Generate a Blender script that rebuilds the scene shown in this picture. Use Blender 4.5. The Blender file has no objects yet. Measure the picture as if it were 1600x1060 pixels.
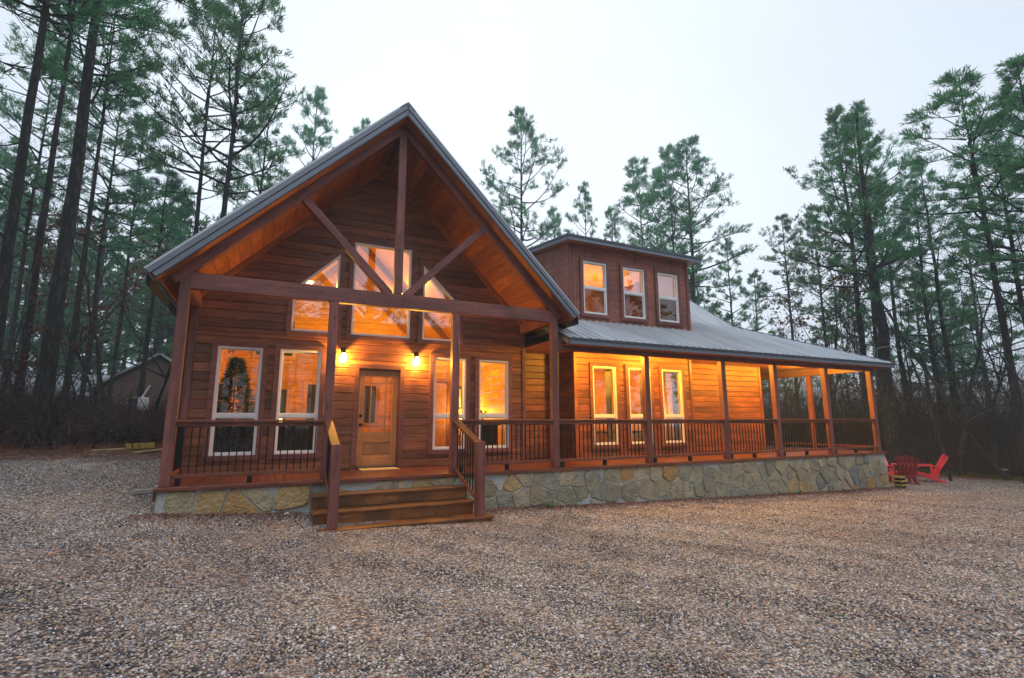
import bpy, bmesh, math, random
import numpy as np
from mathutils import Matrix, Vector, Euler
random.seed(7); rng = np.random.default_rng(7)
S = bpy.context.scene
COL = S.collection
# ------------------------------------------------------------------ camera, world, sun, exposure
cd = bpy.data.cameras.new('camera'); cam = bpy.data.objects.new('camera', cd); COL.objects.link(cam)
S.camera = cam
cd.sensor_fit = 'HORIZONTAL'; cd.sensor_width = 36.0; cd.lens = 778.8 / 1600 * 36.0
cd.clip_start = 0.05; cd.clip_end = 1000
yaw, pitch, roll = math.radians(25.72), math.radians(9.24), math.radians(-0.13)
fwd = Vector((math.sin(yaw)*math.cos(pitch), math.cos(yaw)*math.cos(pitch), math.sin(pitch)))
rt = Vector((math.cos(yaw), -math.sin(yaw), 0)); up = rt.cross(fwd)
rt2 = rt*math.cos(roll) + up*math.sin(roll); up2 = up*math.cos(roll) - rt*math.sin(roll)
cam.matrix_world = Matrix(((rt2.x, up2.x, -fwd.x, 1.4826), (rt2.y, up2.y, -fwd.y, -9.5756), (rt2.z, up2.z, -fwd.z, 1.0189), (0, 0, 0, 1)))
SUN_EL, SUN_AZ = 62.0, 200.0
w = bpy.data.worlds.new('World'); S.world = w; w.use_nodes = True
nt = w.node_tree; nt.nodes.clear()
sky = nt.nodes.new('ShaderNodeTexSky'); sky.sky_type = 'NISHITA'; sky.sun_disc = False
sky.sun_elevation = math.radians(SUN_EL); sky.sun_rotation = math.radians(SUN_AZ)
sky.air_density = 1.0; sky.dust_density = 4.0; sky.ozone_density = 1.5
hs = nt.nodes.new('ShaderNodeHueSaturation'); hs.inputs['Saturation'].default_value = 0.35
mx = nt.nodes.new('ShaderNodeMix'); mx.data_type = 'RGBA'; mx.inputs[0].default_value = 0.86
mx.inputs[7].default_value = (8.1, 8.8, 9.8, 1)        # overcast layer over the clear sky
bg = nt.nodes.new('ShaderNodeBackground'); bg.inputs[1].default_value = 0.105
wo = nt.nodes.new('ShaderNodeOutputWorld')
nt.links.new(sky.outputs[0], hs.inputs['Color']); nt.links.new(hs.outputs[0], mx.inputs[6])
tc0 = nt.nodes.new('ShaderNodeTexCoord'); nz0 = nt.nodes.new('ShaderNodeTexNoise'); nz0.inputs['Scale'].default_value = 1.6; nz0.inputs['Detail'].default_value = 4.0
mr0 = nt.nodes.new('ShaderNodeMapRange'); mr0.inputs[3].default_value = .90; mr0.inputs[4].default_value = 1.08; mr0.inputs[1].default_value = .3; mr0.inputs[2].default_value = .7
dp0 = nt.nodes.new('ShaderNodeVectorMath'); dp0.operation = 'DOT_PRODUCT'; dp0.inputs[1].default_value = (.44, .83, .34)     # sky colour dimmed away from the roof, standing in for lens vignette
mr1 = nt.nodes.new('ShaderNodeMapRange'); mr1.inputs[1].default_value = .55; mr1.inputs[2].default_value = 1.0; mr1.inputs[3].default_value = .80; mr1.inputs[4].default_value = 1.0; mr1.interpolation_type = 'SMOOTHSTEP'
cr0 = nt.nodes.new('ShaderNodeMix'); cr0.data_type = 'RGBA'; cr0.inputs[6].default_value = (.80, .93, 1.10, 1); cr0.inputs[7].default_value = (1, 1, 1, 1)
mu0 = nt.nodes.new('ShaderNodeMath'); mu0.operation = 'MULTIPLY'; sc0 = nt.nodes.new('ShaderNodeVectorMath'); sc0.operation = 'SCALE'
ml0 = nt.nodes.new('ShaderNodeVectorMath'); ml0.operation = 'MULTIPLY'; LK = nt.links.new
LK(tc0.outputs['Generated'], nz0.inputs['Vector']); LK(nz0.outputs[0], mr0.inputs[0]); LK(tc0.outputs['Generated'], dp0.inputs[0]); LK(dp0.outputs['Value'], mr1.inputs[0])
LK(mr0.outputs[0], mu0.inputs[0]); LK(mr1.outputs[0], mu0.inputs[1]); LK(mr1.outputs[0], cr0.inputs[0])
LK(mx.outputs[2], sc0.inputs[0]); LK(mu0.outputs[0], sc0.inputs['Scale']); LK(sc0.outputs[0], ml0.inputs[0]); LK(cr0.outputs[2], ml0.inputs[1]); LK(ml0.outputs[0], bg.inputs[0]); nt.links.new(bg.outputs[0], wo.inputs[0])
sl = bpy.data.lights.new('sun', 'SUN'); sl.energy = 0.5; sl.angle = math.radians(40); sl.color = (1, .97, .93)
so = bpy.data.objects.new('sun', sl); COL.objects.link(so)
so.rotation_euler = (math.radians(90-SUN_EL), 0, math.radians(-SUN_AZ+180))
S.view_settings.view_transform = 'Standard'; S.view_settings.look = 'None'
S.view_settings.exposure = 0.48; S.view_settings.gamma = 1; S.view_settings.use_curve_mapping = False
S.render.engine = 'CYCLES'
S.cycles.use_denoising = True; S.cycles.max_bounces = 8; S.cycles.transparent_max_bounces = 16
S.cycles.volume_bounces = 0; S.cycles.sample_clamp_indirect = 4.0
S.cycles.caustics_reflective = False; S.cycles.caustics_refractive = False

# ------------------------------------------------------------------ helpers
WM = {}
def gz(x, y):
    b = np.interp(x, [-40, 0, 2.3, 5.3, 7.5, 13.6, 19, 26, 60], [-.38, -.38, -.53, -.70, -.80, -.97, -1.1, -1.2, -1.3])
    return b + np.clip((2.5-x)/2.5, 0, 1)*.115*np.clip(y, 0, 11) - np.interp(x, [-8, 0, 2.3, 5.0, 7], [.0, .05, .15, .05, 0])*np.clip(-y, 0, 1.2)/1.2
def link(o, parent=None, M=None):
    COL.objects.link(o); M = M if M is not None else Matrix.Identity(4)
    o.matrix_basis = M; WM[o.name] = M
    if parent is not None:
        o.parent = parent; o.matrix_parent_inverse = WM[parent.name].inverted()
    return o
def tag(o, label=None, cat=None, group=None, kind=None):
    if label: o['label'] = label
    if cat: o['category'] = cat
    if group: o['group'] = group
    if kind: o['kind'] = kind
    return o
def empty(name, loc, label, cat, group=None, rz=0, parent=None):
    o = bpy.data.objects.new(name, None); o.empty_display_size = .2
    link(o, parent, Matrix.Translation(loc) @ Matrix.Rotation(rz, 4, 'Z'))
    return tag(o, label, cat, group)
def mesh(name, V, F, mat, smooth=False):
    me = bpy.data.meshes.new(name); me.from_pydata([tuple(v) for v in V], [], [tuple(f) for f in F])
    if mat: me.materials.append(mat)
    if smooth: me.polygons.foreach_set('use_smooth', [True]*len(me.polygons))
    me.update(); return me
def fast_mesh(name, V, F, mat, smooth=False):
    """V (n,3), F (m,k) arrays"""
    V = np.asarray(V, np.float32); F = np.asarray(F, np.int32); k = F.shape[1]
    me = bpy.data.meshes.new(name); me.vertices.add(len(V)); me.vertices.foreach_set('co', V.ravel())
    me.loops.add(F.size); me.loops.foreach_set('vertex_index', F.ravel())
    me.polygons.add(len(F)); me.polygons.foreach_set('loop_start', np.arange(0, F.size, k, dtype=np.int32))
    me.polygons.foreach_set('loop_total', np.full(len(F), k, np.int32))
    if smooth: me.polygons.foreach_set('use_smooth', np.ones(len(F), bool))
    if mat: me.materials.append(mat)
    me.update(calc_edges=True); return me
def obj(name, me, parent=None, M=None):
    return link(bpy.data.objects.new(name, me), parent, M)
_bc = {}
def boxmesh(L, W, T, mat, ch):
    k = (round(L, 3), round(W, 3), round(T, 3), mat.name, ch)
    if k in _bc: return _bc[k]
    x, y, z = L/2, T/2, W/2
    bm = bmesh.new(); bmesh.ops.create_cube(bm, size=1)
    bmesh.ops.scale(bm, vec=(L, T, W), verts=bm.verts)
    if ch: bmesh.ops.bevel(bm, geom=bm.edges[:], offset=min(ch, T*.3, W*.3, L*.3), segments=1, affect='EDGES')
    me = bpy.data.meshes.new('plank'); bm.to_mesh(me); bm.free(); me.materials.append(mat)
    _bc[k] = me; return me
def plank(name, p0, p1, W, T, mat, parent=None, upv=(0, 0, 1), ch=.004, ext=0):
    """bar from p0 to p1; W = size along upv, T = size across; local X runs along the grain"""
    p0, p1 = Vector(p0), Vector(p1); d = p1-p0; L = d.length; d.normalize()
    u = Vector(upv); u = (u - d*u.dot(d)); u.normalize(); s = u.cross(d)
    c = (p0+p1)/2
    M = Matrix(((d.x, s.x, u.x, c.x), (d.y, s.y, u.y, c.y), (d.z, s.z, u.z, c.z), (0, 0, 0, 1)))
    return obj(name, boxmesh(L, W, T, mat, ch), parent, M)
def bx(name, x0, x1, y0, y1, z0, z1, mat, parent=None, ch=.004):
    """axis-aligned box, grain along its longest side"""
    d = [x1-x0, y1-y0, z1-z0]; c = [(x0+x1)/2, (y0+y1)/2, (z0+z1)/2]
    a = d.index(max(d))
    if a == 0: return plank(name, (x0, c[1], c[2]), (x1, c[1], c[2]), d[2], d[1], mat, parent, (0, 0, 1), ch)
    if a == 1: return plank(name, (c[0], y0, c[2]), (c[0], y1, c[2]), d[2], d[0], mat, parent, (0, 0, 1), ch)
    return plank(name, (c[0], c[1], z0), (c[0], c[1], z1), d[1], d[0], mat, parent, (0, 1, 0), ch)
class MB:
    def __init__(s): s.V = []; s.F = []
    def box(s, x0, x1, y0, y1, z0, z1):
        n = len(s.V); s.V += [(x, y, z) for z in (z0, z1) for y in (y0, y1) for x in (x0, x1)]
        s.F += [tuple(n+i for i in f) for f in ((0, 2, 3, 1), (4, 5, 7, 6), (0, 1, 5, 4), (2, 6, 7, 3), (0, 4, 6, 2), (1, 3, 7, 5))]
    def prism(s, poly, y0, y1):
        """extrude (x,z) polygon along y"""
        n = len(s.V); m = len(poly)
        s.V += [(x, y0, z) for x, z in poly] + [(x, y1, z) for x, z in poly]
        s.F += [tuple(n+i for i in range(m)), tuple(n+m+i for i in reversed(range(m)))]
        s.F += [(n+(i+1) % m, n+i, n+m+i, n+m+(i+1) % m) for i in range(m)]
    def ring(s, po, pi, y0, y1):
        n = len(s.V); m = len(po)
        for y in (y0, y1):
            for P in (po, pi): s.V += [(x, y, z) for x, z in P]
        A, B, C, D = n, n+m, n+2*m, n+3*m
        for i in range(m):
            j = (i+1) % m
            s.F += [(A+i, A+j, B+j, B+i), (C+j, C+i, D+i, D+j), (A+j, A+i, C+i, C+j), (B+i, B+j, D+j, D+i)]
    def tube(s, pts, rad, n=8, cap=True):
        base = len(s.V); pts = [Vector(p) for p in pts]
        for i, p in enumerate(pts):
            d = (pts[min(i+1, len(pts)-1)]-pts[max(i-1, 0)]).normalized()
            a = d.orthogonal().normalized() if abs(d.z) < .95 else Vector((1, 0, 0)); a = (a-d*a.dot(d)).normalized(); b = d.cross(a)
            r = rad[i] if hasattr(rad, '__len__') else rad
            for k in range(n):
                t = 2*math.pi*k/n; s.V.append(tuple(p+a*math.cos(t)*r+b*math.sin(t)*r))
        for i in range(len(pts)-1):
            for k in range(n):
                q = base+i*n; s.F.append((q+k, q+(k+1) % n, q+n+(k+1) % n, q+n+k))
        if cap: s.F += [tuple(base+k for k in reversed(range(n))), tuple(base+(len(pts)-1)*n+k for k in range(n))]
    def lathe(s, prof, c=(0, 0, 0), n=16):
        base = len(s.V)
        for r, z in prof:
            for k in range(n):
                t = 2*math.pi*k/n; s.V.append((c[0]+r*math.cos(t), c[1]+r*math.sin(t), c[2]+z))
        for i in range(len(prof)-1):
            for k in range(n):
                q = base+i*n; s.F.append((q+k, q+(k+1) % n, q+n+(k+1) % n, q+n+k))
        s.F += [tuple(base+k for k in reversed(range(n))), tuple(base+(len(prof)-1)*n+k for k in range(n))]
    def build(s, name, mat, parent=None, M=None, smooth=False):
        return obj(name, mesh(name, s.V, s.F, mat, smooth), parent, M)
def bake_centre(V):
    a = np.array(V); return Vector((a.min(0)+a.max(0))/2)
def offset(poly, d):
    """offset convex (x,z) polygon inwards by d (negative: outwards)"""
    area = sum(poly[i][0]*poly[(i+1) % len(poly)][1]-poly[(i+1) % len(poly)][0]*poly[i][1] for i in range(len(poly)))
    sg = 1 if area > 0 else -1; m = len(poly); L = []
    for i in range(m):
        (x0, z0), (x1, z1) = poly[i], poly[(i+1) % m]; dx, dz = x1-x0, z1-z0; l = math.hypot(dx, dz)
        nx, nz = -dz/l*sg, dx/l*sg; L.append((x0+nx*d, z0+nz*d, dx, dz))
    out = []
    for i in range(m):
        x0, z0, dx0, dz0 = L[i-1]; x1, z1, dx1, dz1 = L[i]
        den = dx0*dz1-dz0*dx1; t = ((x1-x0)*dz1-(z1-z0)*dx1)/den
        out.append((x0+dx0*t, z0+dz0*t))
    return out

# ------------------------------------------------------------------ materials
def mat(name):
    m = bpy.data.materials.new(name); m.use_nodes = True; n = m.node_tree
    return m, n, n.nodes['Principled BSDF']
def N(n, t, **k):
    a = n.nodes.new('ShaderNode'+t)
    for q, v in k.items():
        if q.startswith('i_'): a.inputs[q[2:].replace('_', ' ')].default_value = v
        else: setattr(a, q, v)
    return a
def ramp(n, stops):
    r = N(n, 'ValToRGB'); e = r.color_ramp.elements
    while len(e) < len(stops): e.new(.5)
    for i, (p, c) in enumerate(stops): e[i].position = p; e[i].color = (*c, 1)
    return r
def mixc(n, a, b, f, mode='MIX'):
    m = N(n, 'Mix', data_type='RGBA', blend_type=mode); L = n.links.new
    for v, s in ((f, 0), (a, 6), (b, 7)):
        if hasattr(v, 'links') or hasattr(v, 'is_linked'): L(v, m.inputs[s])
        else: m.inputs[s].default_value = v if s == 0 else (*v, 1)
    return m.outputs[2]
def wood(name, dark, light, rough=.55, knots=True, var=.35, scale=1.0, bump=.25, blotch=None):
    m, n, b = mat(name); L = n.links.new
    tc = N(n, 'TexCoord'); oi = N(n, 'ObjectInfo')
    sc = N(n, 'VectorMath', operation='SCALE'); sc.inputs[0].default_value = (31.7, 17.3, 23.1); L(oi.outputs['Random'], sc.inputs['Scale'])
    ad = N(n, 'VectorMath', operation='ADD'); L(tc.outputs['Object'], ad.inputs[0]); L(sc.outputs[0], ad.inputs[1])
    m1 = N(n, 'Mapping'); m1.inputs['Scale'].default_value = (1.1*scale, 11*scale, 11*scale); L(ad.outputs[0], m1.inputs[0])
    n1 = N(n, 'TexNoise', i_Scale=1.0, i_Detail=5.0, i_Roughness=.6, i_Distortion=1.2); L(m1.outputs[0], n1.inputs['Vector'])
    m2 = N(n, 'Mapping'); m2.inputs['Scale'].default_value = (2.5*scale, 70*scale, 70*scale); L(ad.outputs[0], m2.inputs[0])
    n2 = N(n, 'TexNoise', i_Scale=1.0, i_Detail=3.0); L(m2.outputs[0], n2.inputs['Vector'])
    r1 = ramp(n, [(.3, dark), (.7, light)]); L(n1.outputs[0], r1.inputs[0])
    r2 = ramp(n, [(.3, (.62, .62, .62)), (.65, (1.1, 1.1, 1.1))]); L(n2.outputs[0], r2.inputs[0])
    c = mixc(n, r1.outputs[0], r2.outputs[0], .75, 'MULTIPLY')
    n5 = N(n, 'TexNoise', i_Scale=.8, i_Detail=5.0, i_Roughness=.65); L(ad.outputs[0], n5.inputs['Vector'])
    r5 = ramp(n, [(.32, (.66, .62, .64)), (.68, (1.28, 1.25, 1.2))]); L(n5.outputs[0], r5.inputs[0]); c = mixc(n, c, r5.outputs[0], 1.0, 'MULTIPLY')
    if knots:
        vo = N(n, 'TexVoronoi', i_Scale=1.0); m3 = N(n, 'Mapping'); m3.inputs['Scale'].default_value = (2.6, 6.5, 6.5)
        L(ad.outputs[0], m3.inputs[0]); L(m3.outputs[0], vo.inputs['Vector'])
        rk = ramp(n, [(.06, (.28, .22, .2)), (.16, (1, 1, 1))]); L(vo.outputs['Distance'], rk.inputs[0])
        c = mixc(n, c, rk.outputs[0], .8, 'MULTIPLY')
    if blotch:
        nb = N(n, 'TexNoise', i_Scale=2.3, i_Detail=4.0); L(ad.outputs[0], nb.inputs['Vector'])
        rb = ramp(n, [(.48, (0, 0, 0)), (.62, (1, 1, 1))]); L(nb.outputs[0], rb.inputs[0])
        c = mixc(n, c, blotch, rb.outputs[0])
    mr = N(n, 'MapRange', i_To_Min=1-var, i_To_Max=1+var); L(oi.outputs['Random'], mr.inputs[0])
    hv = N(n, 'HueSaturation'); L(c, hv.inputs['Color']); L(mr.outputs[0], hv.inputs['Value'])
    L(hv.outputs[0], b.inputs['Base Color'])
    b.inputs['Roughness'].default_value = rough
    bp = N(n, 'Bump', i_Strength=bump, i_Distance=.01); L(n2.outputs[0], bp.inputs['Height']); L(bp.outputs[0], b.inputs['Normal'])
    return m
def plain(name, col, rough=.5, metal=0, noise=.15, scale=8, bump=0, emis=None, es=0):
    m, n, b = mat(name); L = n.links.new
    tc = N(n, 'TexCoord'); nz = N(n, 'TexNoise', i_Scale=float(scale), i_Detail=5.0); L(tc.outputs['Object'], nz.inputs['Vector'])
    r = ramp(n, [(.25, tuple(c*(1-noise) for c in col)), (.75, tuple(min(1, c*(1+noise)) for c in col))]); L(nz.outputs[0], r.inputs[0])
    L(r.outputs[0], b.inputs['Base Color']); b.inputs['Roughness'].default_value = rough; b.inputs['Metallic'].default_value = metal
    if bump:
        bp = N(n, 'Bump', i_Strength=bump, i_Distance=.02); L(nz.outputs[0], bp.inputs['Height']); L(bp.outputs[0], b.inputs['Normal'])
    if emis: b.inputs['Emission Color'].default_value = (*emis, 1); b.inputs['Emission Strength'].default_value = es
    return m
SIDING = wood('stained_siding', (.125, .040, .021), (.35, .115, .048), .5, var=.32, bump=.4)
BEAM = wood('stained_beam', (.13, .041, .037), (.26, .086, .072), .55, var=.12, scale=.7)
RAIL = wood('stained_rail', (.13, .032, .017), (.27, .075, .038), .55, var=.15)
DECK = wood('deck_wood', (.10, .026, .014), (.22, .06, .03), .3, var=.22, knots=False)
STEP = wood('step_wood', (.15, .045, .012), (.36, .13, .03), .38, var=.15, blotch=(.10, .038, .012))
SOFFIT = wood('soffit_pine', (.24, .07, .018), (.46, .15, .04), .5, var=.22)
PINE = wood('interior_pine', (.50, .20, .03), (.72, .33, .055), .5, var=.15)
DOORW = wood('door_fir', (.38, .16, .055), (.55, .25, .09), .4, knots=False, var=.06)
WHITE = plain('white_vinyl', (.78, .76, .76), .4, noise=.04)
BLACK = plain('black_iron', (.012, .012, .014), .4, metal=.6)
TRIM = plain('grey_metal_trim', (.17, .19, .23), .42, metal=.35, noise=.08)
TRIMD = plain('dark_metal_trim', (.07, .075, .09), .45, metal=.3, noise=.1)
CONC = plain('concrete', (.28, .28, .25), .9, noise=.25, scale=5, bump=.3)
FABD = plain('dark_fabric', (.02, .018, .02), .95, noise=.3, scale=20)
CURT = plain('curtain_cloth', (.42, .36, .20), .9, noise=.2, scale=5)
MATM = plain('doormat_coir', (.55, .36, .16), .95, noise=.2, scale=60, bump=.5)
def shade_mat():
    m, n, b = mat('lit_lampshade'); b.inputs['Base Color'].default_value = (.8, .6, .35, 1)
    b.inputs['Emission Color'].default_value = (1, .62, .2, 1); b.inputs['Emission Strength'].default_value = 3.2; return m
SHADE = shade_mat()
def bulb_mat():
    m, n, b = mat('lit_lantern_glass'); b.inputs['Base Color'].default_value = (.9, .8, .6, 1)
    b.inputs['Emission Color'].default_value = (1, .72, .36, 1); b.inputs['Emission Strength'].default_value = 9; return m
BULB = bulb_mat()
def lantern_mat():
    m = bpy.data.materials.new('lit_lantern_bulb'); m.use_nodes = True; n = m.node_tree; n.nodes.clear()
    o = N(n, 'OutputMaterial'); t = N(n, 'BsdfTransparent'); e = N(n, 'Emission', i_Strength=5.0); e.inputs[0].default_value = (1, .74, .38, 1); a = N(n, 'AddShader')
    n.links.new(t.outputs[0], a.inputs[0]); n.links.new(e.outputs[0], a.inputs[1]); n.links.new(a.outputs[0], o.inputs[0]); return m
LBULB = lantern_mat()
def roof_mat():
    m, n, b = mat('galvanised_roofing'); L = n.links.new
    g = N(n, 'NewGeometry'); mp = N(n, 'Mapping'); mp.inputs['Scale'].default_value = (3, .5, .5); L(g.outputs['Position'], mp.inputs[0])
    nz = N(n, 'TexNoise', i_Scale=1.0, i_Detail=6.0); L(mp.outputs[0], nz.inputs['Vector'])
    r = ramp(n, [(.3, (.42, .45, .49)), (.7, (.58, .61, .65))]); L(nz.outputs[0], r.inputs[0]); L(r.outputs[0], b.inputs['Base Color'])
    r2 = ramp(n, [(.3, (.28,)*3), (.7, (.45,)*3)]); L(nz.outputs[0], r2.inputs[0]); L(r2.outputs[0], b.inputs['Roughness'])
    b.inputs['Metallic'].default_value = .2; return m
ROOF = roof_mat()
def glass_mat(name, tint=(1, 1, 1), base=.05):
    m = bpy.data.materials.new(name); m.use_nodes = True; n = m.node_tree; n.nodes.clear(); L = n.links.new
    o = N(n, 'OutputMaterial'); t = N(n, 'BsdfTransparent'); t.inputs[0].default_value = (*tint, 1)
    g = N(n, 'BsdfGlossy', i_Roughness=.01); g.inputs[0].default_value = (.95, .97, 1, 1)
    f = N(n, 'Fresnel', i_IOR=1.5); a = N(n, 'Math', operation='MULTIPLY_ADD'); a.inputs[1].default_value = .75; a.inputs[2].default_value = base
    L(f.outputs[0], a.inputs[0]); mxs = N(n, 'MixShader'); L(a.outputs[0], mxs.inputs[0]); L(t.outputs[0], mxs.inputs[1]); L(g.outputs[0], mxs.inputs[2])
    L(mxs.outputs[0], o.inputs[0]); return m
GLASS = glass_mat('window_glass', base=.0)
GLASSR = glass_mat('reflective_gable_glass', base=.10)
SCREEN = glass_mat('screened_glass', (.38, .38, .38), .03)
DARKGL = plain('dark_window_glass', (.02, .03, .03), .06, noise=.2)
def stone_mat():
    m, n, b = mat('fieldstone'); L = n.links.new
    g = N(n, 'NewGeometry'); oi = N(n, 'ObjectInfo')
    r = ramp(n, [(0, (.36, .32, .22)), (.2, (.28, .25, .18)), (.38, (.41, .35, .24)), (.5, (.44, .30, .14)), (.6, (.29, .28, .22)), (.72, (.42, .25, .10)), (.78, (.20, .21, .20)), (.86, (.37, .32, .24)), (1, (.40, .27, .18))])
    r.color_ramp.interpolation = 'CONSTANT'
    L(oi.outputs['Random'], r.inputs[0])
    sc = N(n, 'VectorMath', operation='SCALE'); sc.inputs[0].default_value = (31.7, 17.3, 23.1); L(oi.outputs['Random'], sc.inputs['Scale'])
    ad = N(n, 'VectorMath', operation='ADD'); L(g.outputs['Position'], ad.inputs[0]); L(sc.outputs[0], ad.inputs[1])
    nz = N(n, 'TexNoise', i_Scale=4.0, i_Detail=8.0, i_Roughness=.65, i_Distortion=.8); L(ad.outputs[0], nz.inputs['Vector'])
    r2 = ramp(n, [(.3, (.5, .48, .45)), (.55, (1.05, 1.05, 1.05)), (.75, (1.5, 1.35, 1.15))]); L(nz.outputs[0], r2.inputs[0])
    c = mixc(n, r.outputs[0], r2.outputs[0], .85, 'MULTIPLY')
    n3 = N(n, 'TexNoise', i_Scale=1.7, i_Detail=4.0); L(ad.outputs[0], n3.inputs['Vector'])
    r3 = ramp(n, [(.5, (0, 0, 0)), (.62, (1, 1, 1))]); L(n3.outputs[0], r3.inputs[0])
    f = N(n, 'Math', operation='MULTIPLY'); f.inputs[1].default_value = .3; L(r3.outputs[0], f.inputs[0])
    c = mixc(n, c, (.40, .27, .11), f.outputs[0])
    L(c, b.inputs['Base Color']); b.inputs['Roughness'].default_value = .75
    n4 = N(n, 'TexNoise', i_Scale=22.0, i_Detail=6.0); L(ad.outputs[0], n4.inputs['Vector'])
    sm = N(n, 'Math', operation='ADD'); L(nz.outputs[0], sm.inputs[0]); L(n4.outputs[0], sm.inputs[1])
    bp = N(n, 'Bump', i_Strength=1.0, i_Distance=.04); L(sm.outputs[0], bp.inputs['Height']); L(bp.outputs[0], b.inputs['Normal'])
    return m
STONE = stone_mat()
MORTAR = plain('mortar', (.42, .43, .42), .95, noise=.2, scale=20, bump=.5)
def gravel_cols(n, fac):
    r = ramp(n, [(0, (.035, .038, .046)), (.18, (.10, .09, .09)), (.3, (.34, .28, .21)), (.45, (.17, .15, .14)), (.58, (.42, .30, .19)), (.68, (.27, .26, .27)), (.8, (.52, .47, .42)), (.88, (.23, .13, .10)), (.96, (.58, .56, .56)), (1, (.62, .62, .62))])
    r.color_ramp.interpolation = 'CONSTANT'; n.links.new(fac, r.inputs[0]); return mixc(n, r.outputs[0], (1.42, 1.43, 1.52), 1.0, 'MULTIPLY')
def pebble_mat():
    m, n, b = mat('pebble'); L = n.links.new; oi = N(n, 'ObjectInfo')
    c = gravel_cols(n, oi.outputs['Random'])
    tc = N(n, 'TexCoord'); nz = N(n, 'TexNoise', i_Scale=3.0, i_Detail=3.0); L(tc.outputs['Object'], nz.inputs['Vector'])
    r2 = ramp(n, [(.3, (.75,)*3), (.7, (1.15,)*3)]); L(nz.outputs[0], r2.inputs[0])
    c = mixc(n, c, r2.outputs[0], 1.0, 'MULTIPLY')
    nb = N(n, 'TexNoise', i_Scale=.55, i_Detail=6.0, i_Roughness=.6); L(oi.outputs['Location'], nb.inputs['Vector'])
    rb = ramp(n, [(.35, (.80, .75, .73)), (.65, (1.14, 1.11, 1.07))]); L(nb.outputs[0], rb.inputs[0])
    c = mixc(n, c, rb.outputs[0], 1.0, 'MULTIPLY'); L(c, b.inputs['Base Color']); b.inputs['Roughness'].default_value = .5
    return m
PEBBLE = pebble_mat()
def ground_mat():
    m, n, b = mat('gravel_ground'); L = n.links.new
    g = N(n, 'NewGeometry'); P = g.outputs['Position']
    v = N(n, 'TexVoronoi', i_Scale=42.0); L(P, v.inputs['Vector'])
    sp = N(n, 'SeparateColor'); L(v.outputs['Color'], sp.inputs[0])
    c = gravel_cols(n, sp.outputs[0])
    rd = ramp(n, [(.25, (1, 1, 1)), (.7, (.35, .33, .31))]); L(v.outputs['Distance'], rd.inputs[0])
    c = mixc(n, c, rd.outputs[0], .9, 'MULTIPLY')
    nb = N(n, 'TexNoise', i_Scale=.55, i_Detail=6.0, i_Roughness=.6); L(P, nb.inputs['Vector'])
    rb = ramp(n, [(.35, (.80, .75, .73)), (.65, (1.14, 1.11, 1.07))]); L(nb.outputs[0], rb.inputs[0])
    c = mixc(n, c, rb.outputs[0], 1.0, 'MULTIPLY')
    at = N(n, 'Attribute', attribute_name='litter'); nl = N(n, 'TexNoise', i_Scale=1.6, i_Detail=8.0, i_Roughness=.7); L(P, nl.inputs['Vector'])
    a1 = N(n, 'Math', operation='MULTIPLY_ADD'); L(at.outputs['Fac'], a1.inputs[0]); a1.inputs[1].default_value = 1.0; L(nl.outputs[0], a1.inputs[2])
    rl = ramp(n, [(.66, (0, 0, 0)), (.92, (1, 1, 1))]); L(a1.outputs[0], rl.inputs[0])
    nf = N(n, 'TexNoise', i_Scale=35.0, i_Detail=4.0); L(P, nf.inputs['Vector'])
    rf = ramp(n, [(.35, (.055, .022, .013)), (.5, (.15, .055, .03)), (.7, (.27, .12, .065))]); L(nf.outputs[0], rf.inputs[0])
    c = mixc(n, c, rf.outputs[0], rl.outputs[0]); L(c, b.inputs['Base Color']); b.inputs['Roughness'].default_value = .8
    inv = N(n, 'Math', operation='SUBTRACT'); inv.inputs[0].default_value = 1.0; L(v.outputs['Distance'], inv.inputs[1])
    bp = N(n, 'Bump', i_Strength=.8, i_Distance=.015); L(inv.outputs[0], bp.inputs['Height']); L(bp.outputs[0], b.inputs['Normal'])
    return m
GROUND = ground_mat()
def bark_mat(name, c0, c1, sc=1.0):
    m, n, b = mat(name); L = n.links.new; tc = N(n, 'TexCoord')
    mp = N(n, 'Mapping'); mp.inputs['Scale'].default_value = (7*sc, 7*sc, 2.2*sc); L(tc.outputs['Object'], mp.inputs[0])
    v = N(n, 'TexVoronoi', i_Scale=1.5); v.distance = 'EUCLIDEAN'; L(mp.outputs[0], v.inputs['Vector'])
    nz = N(n, 'TexNoise', i_Scale=2.0, i_Detail=8.0, i_Roughness=.7); L(mp.outputs[0], nz.inputs['Vector'])
    s = N(n, 'Math', operation='ADD'); L(v.outputs['Distance'], s.inputs[0]); L(nz.outputs[0], s.inputs[1])
    r = ramp(n, [(.45, c1), (1.0, c0)]); L(s.outputs[0], r.inputs[0]); L(r.outputs[0], b.inputs['Base Color'])
    b.inputs['Roughness'].default_value = .95
    bp = N(n, 'Bump', i_Strength=.9, i_Distance=.05, invert=True); L(s.outputs[0], bp.inputs['Height']); L(bp.outputs[0], b.inputs['Normal'])
    return m
BARK = bark_mat('pine_bark', (.016, .014, .014), (.080, .062, .056))
BARKG = bark_mat('grey_bark', (.03, .028, .026), (.12, .105, .095))
PALE = bark_mat('pale_dead_wood', (.16, .15, .13), (.42, .40, .36))
TWIG = plain('brushwood', (.062, .034, .033), .95, noise=.5, scale=1.5)
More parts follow.
